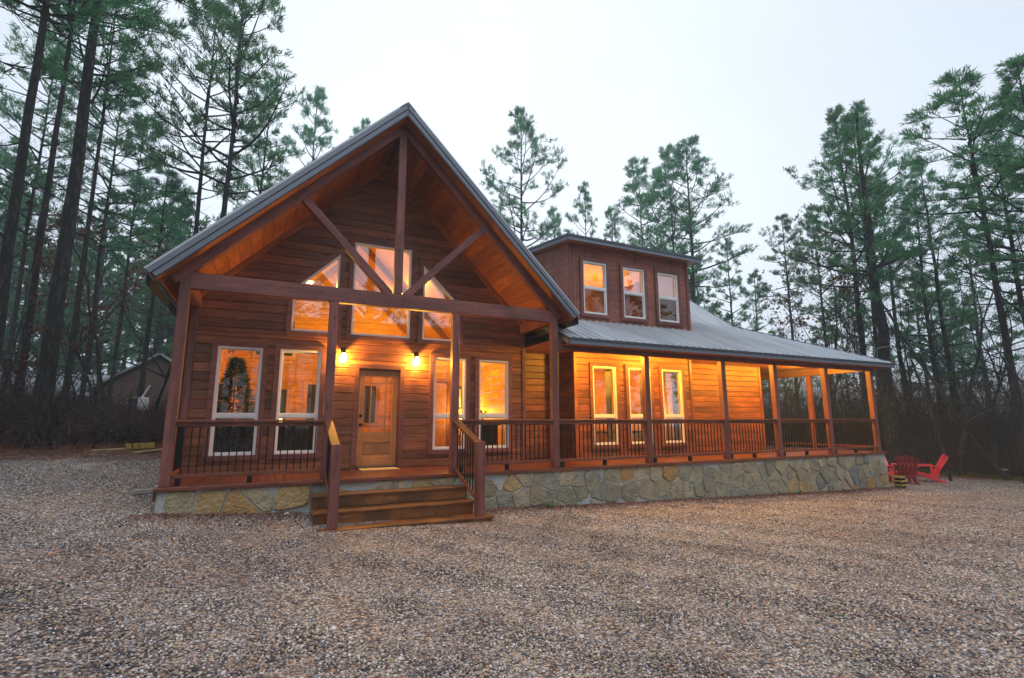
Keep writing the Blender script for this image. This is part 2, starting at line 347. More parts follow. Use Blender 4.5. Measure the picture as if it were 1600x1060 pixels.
def leafm(name, a, b2, tr=.25):
    m, n, b = mat(name); L = n.links.new; oi = N(n, 'ObjectInfo'); g = N(n, 'NewGeometry')
    nz = N(n, 'TexNoise', i_Scale=1.1, i_Detail=4.0, i_Roughness=.7); L(g.outputs['Position'], nz.inputs['Vector'])
    r = ramp(n, [(.35, a), (.66, b2)]); L(nz.outputs[0], r.inputs[0])
    mr = N(n, 'MapRange', i_To_Min=.75, i_To_Max=1.25); L(oi.outputs['Random'], mr.inputs[0])
    hv = N(n, 'HueSaturation'); L(r.outputs[0], hv.inputs['Color']); L(mr.outputs[0], hv.inputs['Value'])
    mh = N(n, 'MapRange', i_To_Min=.465, i_To_Max=.53); L(oi.outputs['Random'], mh.inputs[0]); L(mh.outputs[0], hv.inputs['Hue'])
    L(hv.outputs[0], b.inputs['Base Color']); b.inputs['Roughness'].default_value = .6
    t = N(n, 'BsdfTranslucent'); L(hv.outputs[0], t.inputs[0]); ms = N(n, 'MixShader'); ms.inputs[0].default_value = tr
    o = n.nodes['Material Output']; L(b.outputs[0], ms.inputs[1]); L(t.outputs[0], ms.inputs[2]); L(ms.outputs[0], o.inputs[0]); return m
NEEDLE = leafm('pine_needles', (.045, .20, .115), (.16, .40, .16), .5)
REDLEAF = leafm('dry_oak_leaves', (.12, .03, .018), (.25, .08, .04))
GREEN = leafm('green_leaves', (.06, .16, .03), (.12, .28, .06))
XMAS = leafm('fir_needles', (.01, .03, .014), (.025, .06, .025), .1)

# ------------------------------------------------------------------ ground
def grid_axis(a, b, fine0, fine1, step, far):
    L = list(np.arange(fine0, fine1+1e-6, step)); x = fine0; s = step
    while x > a: s *= 1.25; x -= min(s, far); L.insert(0, max(x, a))
    x = L[-1]; s = step
    while x < b: s *= 1.25; x += min(s, far); L.append(min(x, b))
    return np.array(L)
gx = grid_axis(-220, 240, -12, 28, .5, 20); gy = grid_axis(-120, 300, -11, 16, .5, 20)
X, Y = np.meshgrid(gx, gy)
def edge_dist(x, y):
    """>0 inside the woods floor, <0 on the gravel"""
    left = np.where(x < 2, (y - 5.6 + .12*(x+3)) , -5) + np.where(x < -5.5, (-5.5-x)*.8, 0)
    right = (x - np.interp(y, [-30, -9, -3.5, 0, 3, 12], [18, 22, 25.4, 26.3, 26.0, 23.5]))
    back = y - 10.5
    near = np.hypot(x-1.5, y+9.6)-26
    return np.maximum(np.maximum(left, right), np.maximum(back, near))
Zg = gz(X, Y) + .02*np.sin(X*1.7+Y)*np.sin(Y*1.3) + .012*np.sin(X*4.1)*np.sin(Y*3.7+X)
nyy, nxx = X.shape; idx = np.arange(nyy*nxx).reshape(nyy, nxx)
F = np.stack([idx[:-1, :-1], idx[:-1, 1:], idx[1:, 1:], idx[1:, :-1]], -1).reshape(-1, 4)
gm = fast_mesh('ground', np.stack([X, Y, Zg], -1).reshape(-1, 3), F, GROUND, True)
at = gm.attributes.new('litter', 'FLOAT', 'POINT')
lit = 1/(1+np.exp(-edge_dist(X, Y)*1.6))*.75
lit = np.maximum(lit, np.exp(-np.abs(Y+.45)/.35)*.24*((X > -.3) & (X < 19.5)))          # leaves blown against the foundation
lit = np.maximum(lit, .12*np.exp(-((X-0.2)**2/4+(Y+3.2)**2/4)))
at.data.foreach_set('value', lit.astype(np.float32).ravel())
tag(obj('ground', gm), kind='structure')

# loose pebbles: geometry nodes instances on a point cloud mesh
def points_gn(name, pts, rad, mat_, label, flat=.7):
    me = bpy.data.meshes.new(name); me.vertices.add(len(pts)); me.vertices.foreach_set('co', np.asarray(pts, np.float32).ravel()); me.update()
    a = me.attributes.new('size', 'FLOAT_VECTOR', 'POINT'); rr = rad[:, None]*rng.uniform([.8, .8, .5], [1.4, 1.1, .9], (len(pts), 3)); rr[:, 2] *= flat/.7
    a.data.foreach_set('vector', rr.astype(np.float32).ravel())
    a = me.attributes.new('turn', 'FLOAT_VECTOR', 'POINT'); a.data.foreach_set('vector', rng.uniform([-.5, -.5, 0], [.5, .5, 6.28], (len(pts), 3)).astype(np.float32).ravel())
    o = obj(name, me); ng = bpy.data.node_groups.new(name, 'GeometryNodeTree')
    ng.interface.new_socket('Geometry', in_out='INPUT', socket_type='NodeSocketGeometry'); ng.interface.new_socket('Geometry', in_out='OUTPUT', socket_type='NodeSocketGeometry')
    A = ng.nodes.new; I = A('NodeGroupInput'); O = A('NodeGroupOutput'); ico = A('GeometryNodeMeshIcoSphere'); ico.inputs['Subdivisions'].default_value = 1; ico.inputs['Radius'].default_value = 1
    sm = A('GeometryNodeSetMaterial'); sm.inputs['Material'].default_value = mat_
    ss = A('GeometryNodeSetShadeSmooth'); inst = A('GeometryNodeInstanceOnPoints')
    s1 = A('GeometryNodeInputNamedAttribute'); s1.data_type = 'FLOAT_VECTOR'; s1.inputs['Name'].default_value = 'size'
    s2 = A('GeometryNodeInputNamedAttribute'); s2.data_type = 'FLOAT_VECTOR'; s2.inputs['Name'].default_value = 'turn'
    L = ng.links.new; m2p = A('GeometryNodeMeshToPoints')
    L(I.outputs[0], m2p.inputs[0]); L(m2p.outputs[0], inst.inputs['Points']); L(ico.outputs['Mesh'], ss.inputs[0]); L(ss.outputs[0], sm.inputs[0]); L(sm.outputs[0], inst.inputs['Instance'])
    L(s1.outputs[0], inst.inputs['Scale']); L(s2.outputs[0], inst.inputs['Rotation']); L(inst.outputs[0], O.inputs[0])
    md = o.modifiers.new('scatter', 'NODES'); md.node_group = ng
    return tag(o, label, 'gravel', kind='stuff')
def sector(n, r0, r1, half=66):
    r = np.sqrt(rng.uniform(r0*r0, r1*r1, n)); a = math.radians(25.7)+np.radians(rng.uniform(-half, half, n))
    x = 1.48+r*np.sin(a); y = -9.58+r*np.cos(a)
    k = ~((x > -.03) & (x < 19.3) & (y > -.15)) & ~((x > 2.2) & (x < 5.2) & (y > -1.3) & (y < 0)) & (edge_dist(x, y) < .4)
    return x[k], y[k]
PX, PY, PR = [], [], []
for n_, r0, r1, s0, s1 in ((85000, 1.2, 5.5, .005, .0115), (95000, 5.5, 10, .0065, .0135), (60000, 10, 17, .008, .016), (18000, 17, 26, .012, .02), (900, 2, 12, .016, .025)):
    x, y = sector(n_, r0, r1); PX.append(x); PY.append(y); PR.append(rng.uniform(s0, s1, len(x)))
PX, PY, PR = map(np.concatenate, (PX, PY, PR))
PZ = gz(PX, PY) + .02*np.sin(PX*1.7+PY)*np.sin(PY*1.3) + .012*np.sin(PX*4.1)*np.sin(PY*3.7+PX) + PR*.25
points_gn('gravel', np.stack([PX, PY, PZ], -1), PR, PEBBLE, 'loose multicoloured pea gravel spread over the whole yard in front of the cabin')

# ------------------------------------------------------------------ the cabin
D = 1.65; XC = 3.61; DR = 2.5            # front wall plane, gable centre, recessed wall plane
SX = lambda x: 1.4826+(x-1.4826)*.960
SZ = lambda z: 1.02+(z-1.02)*.960
cabin = empty('cabin', (3.6, 0, -.6), 'large stained-wood cabin with steep front gable, wrap-around porch, metal roof and lit windows', 'cabin')

def xrange(poly, z):
    xs = []
    for i in range(len(poly)):
        (x0, z0), (x1, z1) = poly[i], poly[(i+1) % len(poly)]
        if (z0-z)*(z1-z) <= 0 and z0 != z1: xs.append(x0+(x1-x0)*(z-z0)/(z1-z0))
    return (min(xs), max(xs)) if len(xs) > 1 else None
def free(outer, holes, z):
    a, b = outer(z); iv = sorted([h for h in (xrange(p, z) for p in holes) if h]); out = []; cur = a
    for h0, h1 in iv:
        if h0 > cur: out.append([cur, min(h0, b)])
        cur = max(cur, h1)
    if cur < b: out.append([cur, b])
    return out
def siding(parent, outer, z0, z1, holes, yf, M, course=.178, mat_=SIDING, th=.028, breaks=(), joints=()):
    """courses of separate boards on the plane y=yf (front towards -y), fitted round the openings"""
    zs = set([z0, z1]) | set(breaks)
    k = z0
    lines = [z0]
    while k < z1-1e-6: k = min(k+course, z1); lines.append(k)
    hz = {q[1] for p in holes for q in p}
    for li in range(len(lines)-1):
        a, b = lines[li], lines[li+1]
        cuts = sorted({a, b} | {q for q in hz | set(breaks) if a+.004 < q < b-.004})
        prev = []
        for c0, c1 in zip(cuts[:-1], cuts[1:]):
            e = 1e-4; F0, F1 = free(outer, holes, c0+e), free(outer, holes, c1-e)
            if len(F0) != len(F1): continue
            for (xa0, xb0), (xa1, xb1) in zip(F0, F1):
                segs = [(xa0, xb0, xa1, xb1)]
                for j in joints:
                    if c0 <= 99 and xa0+.3 < j[0] < xb0-.3 and j[1] <= li < j[2]:
                        segs = [(xa0, j[0]-.002, xa1, j[0]-.002), (j[0]+.002, xb0, j[0]+.002, xb1)]
                for xa, xb, ya, yb in segs:
                    if max(xb-xa, yb-ya) < .02: continue
                    g0 = .0022 if c0 == a else 0; g1 = .0022 if c1 == b else 0
                    h0 = .014 if c0 == a else 0; h1 = .009 if c1 == b else 0
                    cx = (min(xa, ya)+max(xb, yb))/2; cz = (c0+c1)/2
                    jt = random.uniform(-.003, .003)
                    def P(x, z): return (x-cx, z-cz)
                    A = [P(xa, c0+g0), P(xb, c0+g0), P(yb, c1-g1), P(ya, c1-g1)]
                    B = [P(xa, c0+g0+h0), P(xb, c0+g0+h0), P(yb, c1-g1-h1), P(ya, c1-g1-h1)]
                    V = [(p[0], 0, p[1]) for p in A]+[(p[0], -th+.011+jt, p[1]) for p in A]+[(p[0], -th+jt, p[1]) for p in B]
                    Fc = [(3, 2, 1, 0)]+[(i, (i+1) % 4, 4+(i+1) % 4, 4+i) for i in range(4)]+[(4+i, 4+(i+1) % 4, 8+(i+1) % 4, 8+i) for i in range(4)]+[(8, 9, 10, 11)]
                    obj('siding_board', mesh('siding_board', V, Fc, mat_), parent, M @ Matrix.Translation((cx, yf, cz)))
def backing(name, outer, z0, z1, holes, y0, y1, mat_, parent, M, extra=()):
    mb = MB(); cuts = sorted({z0, z1} | {q[1] for p in holes for q in p if z0 < q[1] < z1} | set(extra))
    for c0, c1 in zip(cuts[:-1], cuts[1:]):
        e = 1e-4; F0, F1 = free(outer, holes, c0+e), free(outer, holes, c1-e)
        if len(F0) != len(F1): continue
        for (a0, b0), (a1, b1) in zip(F0, F1): mb.prism([(a0, c0), (b0, c0), (b1, c1), (a1, c1)], y0, y1)
    return mb.build(name, mat_, parent, M)
I4 = Matrix.Identity(4)
RM = lambda x, y: Matrix.Translation((x, y, 0))

def window(parent, poly, y, mid=None, screen=False, gl=GLASS, casing=.095, mat_c=BEAM, M=I4):
    fr = offset(poly, .045); mb = MB(); mb.ring(poly, fr, y-.04, y+.06)
    c = Vector((0, 0, 0))
    root = mb.build('window', WHITE, parent, M)
    mb = MB(); mb.ring(offset(poly, -casing), offset(poly, .002), y-.058, y-.001); mb.build('casing', mat_c, root, M)
    if mid:
        x0, x1 = fr[0][0], fr[1][0]; z0, z1 = fr[0][1], fr[2][1]
        mb = MB(); mb.box(x0, x1, y-.025, y+.045, mid-.035, mid+.035); mb.build('sash_rail', WHITE, root, M)
        for a, b, yy in ((z0, mid-.035, y+.012), (mid+.035, z1, y+.03)):
            P = [(x0, a), (x1, a), (x1, b), (x0, b)]
            mb = MB(); mb.ring(P, offset(P, .02), yy-.015, yy+.015); mb.build('sash', WHITE, root, M)
            mb = MB(); mb.prism(P, yy-.003, yy+.003); mb.build('pane', SCREEN if (screen and a == z0) else GLASS, root, M)
    else:
        mb = MB(); mb.prism(fr, y+.01, y+.016); mb.build('pane', gl, root, M)
    return root
rect = lambda x0, x1, z0, z1: [(x0, z0), (x1, z0), (x1, z1), (x0, z1)]

# --- gable room front wall
wz0, wz1, wm = SZ(.33), SZ(2.53), SZ(1.12)
WL = [(SX(a), SX(a+.825)) for a in (.45, 1.605, 4.99, 6.16)]
door_p = rect(SX(3.25), SX(4.19), .0, SZ(2.19))
lowers = [rect(a, b, wz0, wz1) for a, b in WL]
uz = SZ(2.94)
upL = [(SX(1.775), uz), (SX(2.72), uz), (SX(2.72), SZ(4.80)), (SX(1.775), SZ(3.88))]
upM = [(SX(3.02), uz), (SX(4.37), uz), (SX(4.37), SZ(5.14)), (SX(3.02), SZ(5.14))]
upR = [(SX(4.67), uz), (SX(5.62), uz), (SX(5.62), SZ(3.88)), (SX(4.67), SZ(4.80))]
uppers = [upL, upM, upR]
holes = [offset(p, -.05) for p in lowers+uppers]+[offset(door_p, -.03)]
holes[-1] = [(x, max(z, 0)) for x, z in holes[-1]]
def outer_g(z): return (0.0, 7.25) if z < 3.43 else (XC-(7.04-z), XC+(7.04-z))
holesC = [offset(p, -.085) for p in lowers+uppers]+[[(door_p[0][0]-.09, 0), (door_p[1][0]+.09, 0), (door_p[1][0]+.09, door_p[2][1]+.09), (door_p[0][0]-.09, door_p[2][1]+.09)]]
gw = backing('front_wall', outer_g, 0, 7.0, holes, D, D+.14, SIDING, cabin, I4, (3.43,))
siding(gw, outer_g, 0, 7.0, holesC, D, I4, breaks=(3.43,))
for p in lowers: window(cabin, p, D-.02, wm)
for p in uppers: window(cabin, p, D-.02, gl=GLASSR)
for x in (0.0, 7.15): bx('corner_board', x, x+.1, D-.05, D-.001, 0, 3.43, BEAM, cabin)
bx('ledge_strip', .1, 7.15, D-.055, D-.029, SZ(2.83), SZ(2.83)+.025, BEAM, cabin)
for s in (-1, 1):      # frieze boards under the soffit
    plank('frieze_board', (XC+s*3.6, D-.045, 3.42-.03+.0), (XC+s*.02, D-.045, 7.0-.03), .13, .03, SOFFIT, cabin, (0, 0, 1))

# --- door
dx0, dx1, dzt = door_p[0][0], door_p[1][0], door_p[2][1]
P0 = [(dx0, 0.0), (dx1, 0.0), (dx1, dzt), (dx0, dzt)]
mb = MB(); mb.box(dx0-.09, dx0, D-.058, D-.001, 0, dzt+.09); mb.box(dx1, dx1+.09, D-.058, D-.001, 0, dzt+.09); mb.box(dx0+.001, dx1-.001, D-.058, D-.001, dzt, dzt+.09)
mb.box(dx0, dx0+.025, D-.001, D+.13, 0, dzt); mb.box(dx1-.025, dx1, D-.001, D+.13, 0, dzt); mb.box(dx0+.025, dx1-.025, D-.001, D+.13, dzt-.025, dzt)
mb.build('door_casing', BEAM, cabin)
bx('threshold', dx0+.026, dx1-.026, D-.03, D+.12, .002, .05, TRIMD, cabin)
a, b = dx0+.03, dx1-.03; t0, t1 = .055, dzt-.03; yd0, yd1 = D+.05, D+.095
door = empty('door', (a, D+.05, .05), None, None, parent=cabin)
H_ = t1-t0; gz0 = t0+H_*.35; gz1 = t1-.13
for x0, x1 in ((a, a+.12), (b-.12, b)): bx('stile', x0, x1, yd0, yd1, t0, t1, DOORW, door, .003)
for z0, z1 in ((t0, t0+.22), (t0+.22+.27, gz0), (gz1, t1)): bx('door_rail', a+.12, b-.12, yd0+.002, yd1-.002, z0, z1, DOORW, door, .003)
bx('panel', a+.12, b-.12, yd0+.022, yd1-.01, t0+.22, t0+.49, DOORW, door, 0)
bx('raised_panel', a+.16, b-.16, yd0+.01, yd0+.02, t0+.25, t0+.46, DOORW, door, .006)
gw_ = (b-a-.24); v1, v2 = a+.12+gw_*.235, a+.12+gw_*.765; h1, h2 = gz0+.12, gz1-.15
for x in (v1, v2): bx('muntin', x-.011, x+.011, yd0+.006, yd1-.006, gz0, gz1, DOORW, door, .003)
for z in (h1, h2): bx('muntin', a+.12, b-.12, yd0+.003, yd1-.003, z-.011, z+.011, DOORW, door, .003)
xs = [a+.12, v1-.011, v1+.011, v2-.011, v2+.011, b-.12]; zz = [gz0, h1-.011, h1+.011, h2-.011, h2+.011, gz1]
for i in range(3):
    for j in range(3):
        mb = MB(); mb.box(xs[2*i], xs[2*i+1], yd0+.02, yd0+.026, zz[2*j], zz[2*j+1]); mb.build('pane', GLASS, door)
mb = MB(); mb.tube([(a+.06, yd0-.002, 1.12), (a+.06, yd0-.03, 1.12)], [.036, .03], 14); mb.build('deadbolt', BLACK, door)
mb = MB(); mb.tube([(a+.06, yd0-.002, .93), (a+.06, yd0-.012, .93)], [.034, .034], 14); mb.tube([(a+.06, yd0-.01, .93), (a+.06, yd0-.05, .93)], .012, 8); mb.tube([(a+.05, yd0-.048, .93), (a+.15, yd0-.045, .928)], [.012, .009], 8); mb.build('handle', BLACK, door)

# --- bump-out, recesses, dormer walls
bx0, bx1 = 8.69, 12.90
WB = [rect(a, a+.79, wz0, wz1) for a in (SX(9.595), SX(10.85), SX(12.115))]
hb = [offset(p, -.05) for p in WB]; hbC = [offset(p, -.085) for p in WB]
bwall = backing('bedroom_wall', lambda z: (bx0, bx1), 0, 2.86, hb, D, D+.14, SIDING, cabin, I4)
siding(bwall, lambda z: (bx0, bx1), 0, 2.86, hbC, D, I4, joints=((10.55, 2, 14),))
for p in WB: window(cabin, p, D-.02, wm)
for x in (bx0, bx1-.1): bx('corner_board', x, x+.1, D-.05, D-.001, 0, 2.86, SIDING, cabin)
M_l = Matrix(((0, 1, 0, bx0), (-1, 0, 0, DR), (0, 0, 1, 0), (0, 0, 0, 1)))     # faces -X
sw = backing('bedroom_side_wall', lambda z: (0, DR-D), 0, 2.86, [], .001, .1, SIDING, cabin, M_l)
siding(sw, lambda z: (.02, DR-D-.02), 0, 2.86, [], 0, M_l)
rw = backing('recessed_wall', lambda z: (7.25, bx0-.03), 0, 3.45, [], DR, DR+.12, SIDING, cabin, I4)
siding(rw, lambda z: (7.26, bx0-.03), 0, 3.45, [], DR, I4)
rw2 = backing('end_wall', lambda z: (bx1, 17.0), 0, 2.86, [], DR, DR+.12, SIDING, cabin, I4)
siding(rw2, lambda z: (bx1+.002, 17.0), 0, 2.86, [], DR, I4, joints=((15.1, 3, 9),))
bx('corner_board', 16.9, 17.0, DR-.05, DR-.029, 0, 2.86, SIDING, cabin)
M_r = Matrix(((0, -1, 0, 17.0), (1, 0, 0, DR+.12), (0, 0, 1, 0), (0, 0, 0, 1)))  # faces +X
ew = backing('east_wall', lambda z: (0, 6.3), 0, 2.86, [], .001, .12, SIDING, cabin, M_r)
mb = MB(); mb.box(7.11, 7.25, D+.14, DR, 0, 3.45); mb.box(0, .14, D+.14, 11.5, 0, 3.43); mb.box(7.11, 7.25, DR+.0, 11.5, 2.9, 3.43)
mb.prism([(.14, 0), (7.11, 0), (7.11, 3.43), (XC, 6.9), (.14, 3.43)], 11.36, 11.5); mb.box(bx1-.12, bx1, D+.14, DR, 0, 2.86)
mb.box(0, 17, 11.3, 11.5, -.1, 0.02)
mb.build('outer_wall', SIDING, cabin)
# dormer
dz0, dz1 = 3.55, 5.86; DXa, DXb = 8.65, 12.95
WD = [rect(SX(a), SX(a)+.79, z0, z1) for a, z0, z1 in ((9.38, 3.885, 5.40), (10.80, 3.90, 5.40), (12.13, 3.92, 5.41))]
WD = [rect(a, a+.79, 3.905, 5.405) for a in (9.045, 10.415, 11.715)]
hd = [offset(p, -.05) for p in WD]
dw = backing('dormer_wall', lambda z: (DXa, DXb), dz0, dz1, hd, D, D+.12, SIDING, cabin, I4)
def vboards(x0, x1, z0f, z1, hls, y, M, z1f=None):
    mb = MB(); x = x0
    while x < x1-.01:
        xe = min(x+.1, x1)
        if x < .0: pass
        if z1f: z1 = z1f(xe)
        ivs = [(z0f((x+xe)/2), z1)]
        for p in hls:
            px0, px1 = p[0][0], p[1][0]; pz0, pz1 = p[0][1], p[2][1]
            if xe > px0+.02 and x < px1-.02: ivs = [(ivs[0][0], pz0), (pz1, z1)]
        for za, zb in ivs: mb.box(x+.004, xe-.006, y-.02-random.uniform(0, .006), y, za, zb)
        x = xe
    return mb
VB = wood('dormer_board_stain', (.20, .066, .045), (.38, .135, .09), .6, var=.1)
_v = vboards(DXa, DXb, lambda x: dz0, dz1, hd, D-.0005, I4); o = _v.build('dormer_boards', VB, dw); tag(o, kind='stuff')
for p in WD: window(cabin, p, D-.02, (p[0][1]+p[2][1])/2, screen=True)
M_dl = Matrix(((0, 1, 0, DXa), (-1, 0, 0, 6.0), (0, 0, 1, 0), (0, 0, 0, 1)))
_m = MB(); _m.prism([(0, 3.3), (6.0-D, 3.3), (6.0-D, 5.86), (0, 5.86+.13*(6.0-D))], .001, .1); dl = _m.build('dormer_side_wall', SIDING, cabin, M_dl)
_v = vboards(0, 6.0-D, lambda x: 3.3, 5.86, [], 0, I4, lambda x: 5.85+.13*(6.0-D-x)); o = _v.build('dormer_boards', VB, dl, M_dl); tag(o, kind='stuff')
M_dr = Matrix(((0, -1, 0, DXb), (1, 0, 0, D+.12), (0, 0, 1, 0), (0, 0, 0, 1)))
_m = MB(); _m.prism([(0, 3.3), (4.2, 3.3), (4.2, 5.86+.13*4.2), (0, 5.87)], .001, .1); dr = _m.build('dormer_side_wall', SIDING, cabin, M_dr)
for x in (DXa-.03, DXb-.07): bx('corner_board', x, x+.1, D-.05, D-.028, dz0, dz1, BEAM, cabin)
# dormer roof
dr0 = 5.97; ds = .13
def sheet(name, pts, th, mat_, parent):
    """thick sheet from 4 top points"""
    V = [Vector(p) for p in pts]; n_ = (V[1]-V[0]).cross(V[-1]-V[0]).normalized()
    W = [v-n_*th for v in V]; k = len(V)
    Fc = [tuple(range(k)), tuple(k+i for i in reversed(range(k)))]+[((i+1) % k, i, k+i, k+(i+1) % k) for i in range(k)]
    return obj(name, mesh(name, V+W, Fc, mat_), parent)
rd = sheet('dormer_roof', [(8.40, 1.30, dr0), (13.25, 1.30, dr0), (13.25, 6.6, dr0+5.3*ds), (8.40, 6.6, dr0+5.3*ds)], .03, ROOF, cabin)
bx('fascia', 8.40, 13.25, 1.285, 1.31, dr0-.15, dr0-.065, TRIM, rd); bx('fascia', 8.39, 13.26, 1.27, 1.31, dr0-.062, dr0+.012, TRIMD, rd)
for x in (8.40, 13.25):
    plank('rake_trim', (x, 1.31, dr0-.107), (x, 6.6, dr0-.107+5.3*ds), .085, .02, TRIM, rd); plank('rake_trim', (x, 1.31, dr0-.02), (x, 6.6, dr0-.02+5.3*ds), .075, .04, TRIMD, rd)
sheet('soffit', [(8.42, 1.32, dr0-.12), (13.23, 1.32, dr0-.12), (13.23, 5.9, dr0-.12+4.6*ds), (8.42, 5.9, dr0-.12+4.6*ds)], .02, SOFFIT, rd)

# --- gable roof over the front room
RT = 7.40; HW = 4.03; YF = -.30; YB = 12.0
groof = None
for s in (-1, 1):
    pts = [(XC, YF, RT), (XC+s*HW, YF, RT-HW), (XC+s*HW, YB, RT-HW), (XC, YB, RT)]
    if s > 0: pts = pts[::-1]
    if groof is None: groof = sheet('gable_roof', pts[::1], .04, ROOF, cabin)
    else: sheet('roof_slope', pts, .04, ROOF, groof)
    nx, nz_ = s*.7071, .7071
    def sp(d, y, off): return (XC+s*d - nx*off, y, RT-d-nz_*off)
    plank('rake_trim', sp(0, YF-.012, .045), sp(HW, YF-.012, .045), .085, .045, TRIM, groof, (nx, 0, nz_))
    plank('rake_trim', sp(.02, YF-.004, .135), sp(HW-.02, YF-.004, .135), .085, .022, TRIM, groof, (nx, 0, nz_))
    plank('rake_board', sp(.05, YF+.004, .10), sp(HW-.03, YF+.004, .10), .19, .016, TRIMD, groof, (nx, 0, nz_))
    # overhang soffit (in front of the truss) and outer eave soffit
    plank('eave_soffit', sp(.1, (YF+0)/2, .185), sp(HW, (YF+0)/2, .185), .012, .26, SOFFIT, groof, (nx, 0, nz_))
    plank('eave_soffit', sp(3.62+.18, (1.5+YB)/2-.8, .18), sp(HW-.02, (1.5+YB)/2-.8, .18), .012, YB+.2, SOFFIT, groof, (nx, 0, nz_))
    bx('eave_fascia', *(sorted((XC+s*(HW+.0), XC+s*(HW-.02)))), YF+.03, YB, RT-HW-.22, RT-HW-.05, TRIMD, groof)
    # soffit planks, running front to back
    nb = 19; step = (3.60-.06)*1.41421/nb
    for i in range(nb):
        d0 = .06+i*step*.7071; d1 = d0+step*.7071
        if (d1+d0)/2 > 3.60: continue
        dd = (d0+d1)/2; zc = 7.06-dd
        plank('soffit_plank', (XC+s*dd, .16, zc), (XC+s*dd, D+.0, zc), .014, step-.006, SOFFIT, groof, (nx, 0, nz_), .003)
    mb = MB(); mb.prism([(XC, 7.25), (XC+s*3.75, 7.25-3.75), (XC+s*3.75, 7.10-3.75), (XC, 7.10)][::s], .0, D+.2); mb.build('roof_decking', SIDING, groof)
    # front rafter, ties
    plank('rafter', (XC+s*.0, .05, 7.40-.34), (XC+s*3.72, .05, 7.40-.34-3.72), .20, .13, BEAM, cabin, (nx, 0, nz_))
mb = MB(); mb.prism([(XC-.16, RT-.13), (XC, RT+.03), (XC+.16, RT-.13), (XC, RT+.0)], YF-.03, YB); mb.build('ridge_cap', TRIM, groof)
# tie beam, king post, braces, posts
bx('tie_beam', .14, 7.10, 0.0, .15, 3.20, 3.48, BEAM, cabin, .008)
bx('king_post', XC-.08, XC+.08, .0, .13, 3.48, 6.98, BEAM, cabin, .008)
for s in (-1, 1):
    plank('brace', (XC+s*.16, .065, 3.46), (XC+s*1.87, .065, 5.20), .145, .125, BEAM, cabin, (-s*.7, 0, .7), .008)
PX_ = [(0.0, 3.48), (2.36, 3.20), (4.76, 3.20), (7.10, 3.48)]
for x, zt in PX_: bx('post', x, x+.152, 0, .152, 0.0, zt, BEAM, cabin, .008)
for x in (0.005, 7.105): bx('side_beam', x, x+.14, .152, D, 3.20, 3.45, BEAM, cabin, .006)
wing_posts = [9.716, 12.334, 14.404, 16.727, 19.077]
for x in wing_posts: bx('post', x, x+.15, 0, .15, 0, 2.58, BEAM, cabin, .008)
for y in (2.06, 4.12, 6.3): bx('post', 19.077, 19.227, y, y+.15, 0, 2.58, BEAM, cabin, .008)
bx('porch_beam', 7.255, 19.23, 0.0, .15, 2.58, 2.83, BEAM, cabin, .008)
bx('porch_beam', 19.08, 19.22, .152, 8.0, 2.58, 2.83, BEAM, cabin, .006)
# porch ceiling planks
i = 0; y = .16
while y < DR-.02:
    ye = min(y+.14, DR); bx('ceiling_plank', 7.27, 19.07, y+.002, ye-.002, 2.835, 2.85, SOFFIT, cabin, .003); y = ye
while y < 7.9:
    bx('ceiling_plank', 17.0, 19.07, y+.002, y+.136, 2.835, 2.85, SOFFIT, cabin, .003); y += .14
# --- wing porch roof
EZ = 2.84; SL = (4.35-EZ)/(3.05+.3)
def ytop(x): return 3.05 if x <= 16.5 else max(-.299, -.3+(19.9-x)*(3.35/3.4))
def ribbed(name, x0, x1, yb, yt, zf, parent):
    """one corrugated sheet; ribs every 0.23 m"""
    xs = []; x = x0
    while x < x1-.02:
        for d, h in ((0, 0), (.085, 0), (.10, .034), (.13, .034), (.145, 0)):
            if x+d < x1: xs.append((x+d, h))
        x += .23
    xs.append((x1, 0))
    V = []; Fc = []
    for (xx, h) in xs:
        t = yt(xx); V += [(xx, yb, zf(yb)+h), (xx, t, zf(t)+h), (xx, yb, zf(yb)+h-.012), (xx, t, zf(t)+h-.012)]
    for k in range(len(xs)-1):
        q = 4*k; Fc += [(q, q+4, q+5, q+1), (q+2, q+3, q+7, q+6), (q, q+2, q+6, q+4)]
    return obj(name, mesh(name, V, Fc, ROOF), parent)
proof = empty('porch_roof', (13, 1, 3), None, None, parent=cabin)
for xa, xb, yt_ in ((7.36, 8.66, ytop), (8.661, 12.94, lambda q: 1.7), (12.941, 19.88, ytop)):
    x = xa
    while x < xb-.03:
        xe = min(x+.92, xb); ribbed('roof_panel', x, xe, -.32, yt_, lambda y: EZ+(y+.3)*SL, proof); x = xe+.001
zf2 = lambda y: 4.352+(y-3.05)*.71
for xa, xb, y0_ in ((7.4, 8.66, 3.0), (8.661, 12.94, 6.2), (12.941, 16.5, 3.0)):
    x = xa
    while x < xb-.03:
        xe = min(x+.92, xb); ribbed('roof_panel', x, xe, y0_, lambda q: 7.5, zf2, proof); x = xe+.001
sheet('roof_slope', [(7.4, 12.0, 4.35), (7.4, 7.5, 7.5), (16.5, 7.5, 7.5), (16.5, 12.0, 4.35)], .04, ROOF, proof)
sheet('roof_slope', [(19.9, -.3, EZ+.002), (19.9, 9, EZ+.002), (16.5, 9, 4.352), (16.5, 3.05, 4.352)], .03, ROOF, proof)
plank('hip_cap', (19.93, -.33, EZ+.012), (16.5, 3.05, 4.375), .025, .12, TRIM, proof)
plank('rake_trim', (16.52, 3.0, 4.29), (16.52, 7.5, 4.29+4.5*.71), .12, .03, TRIM, proof)
bx('fascia', 7.36, 19.92, -.335, -.31, EZ-.155, EZ-.07, TRIM, proof); bx('fascia', 7.35, 19.94, -.35, -.31, EZ-.068, EZ-.008, TRIMD, proof)
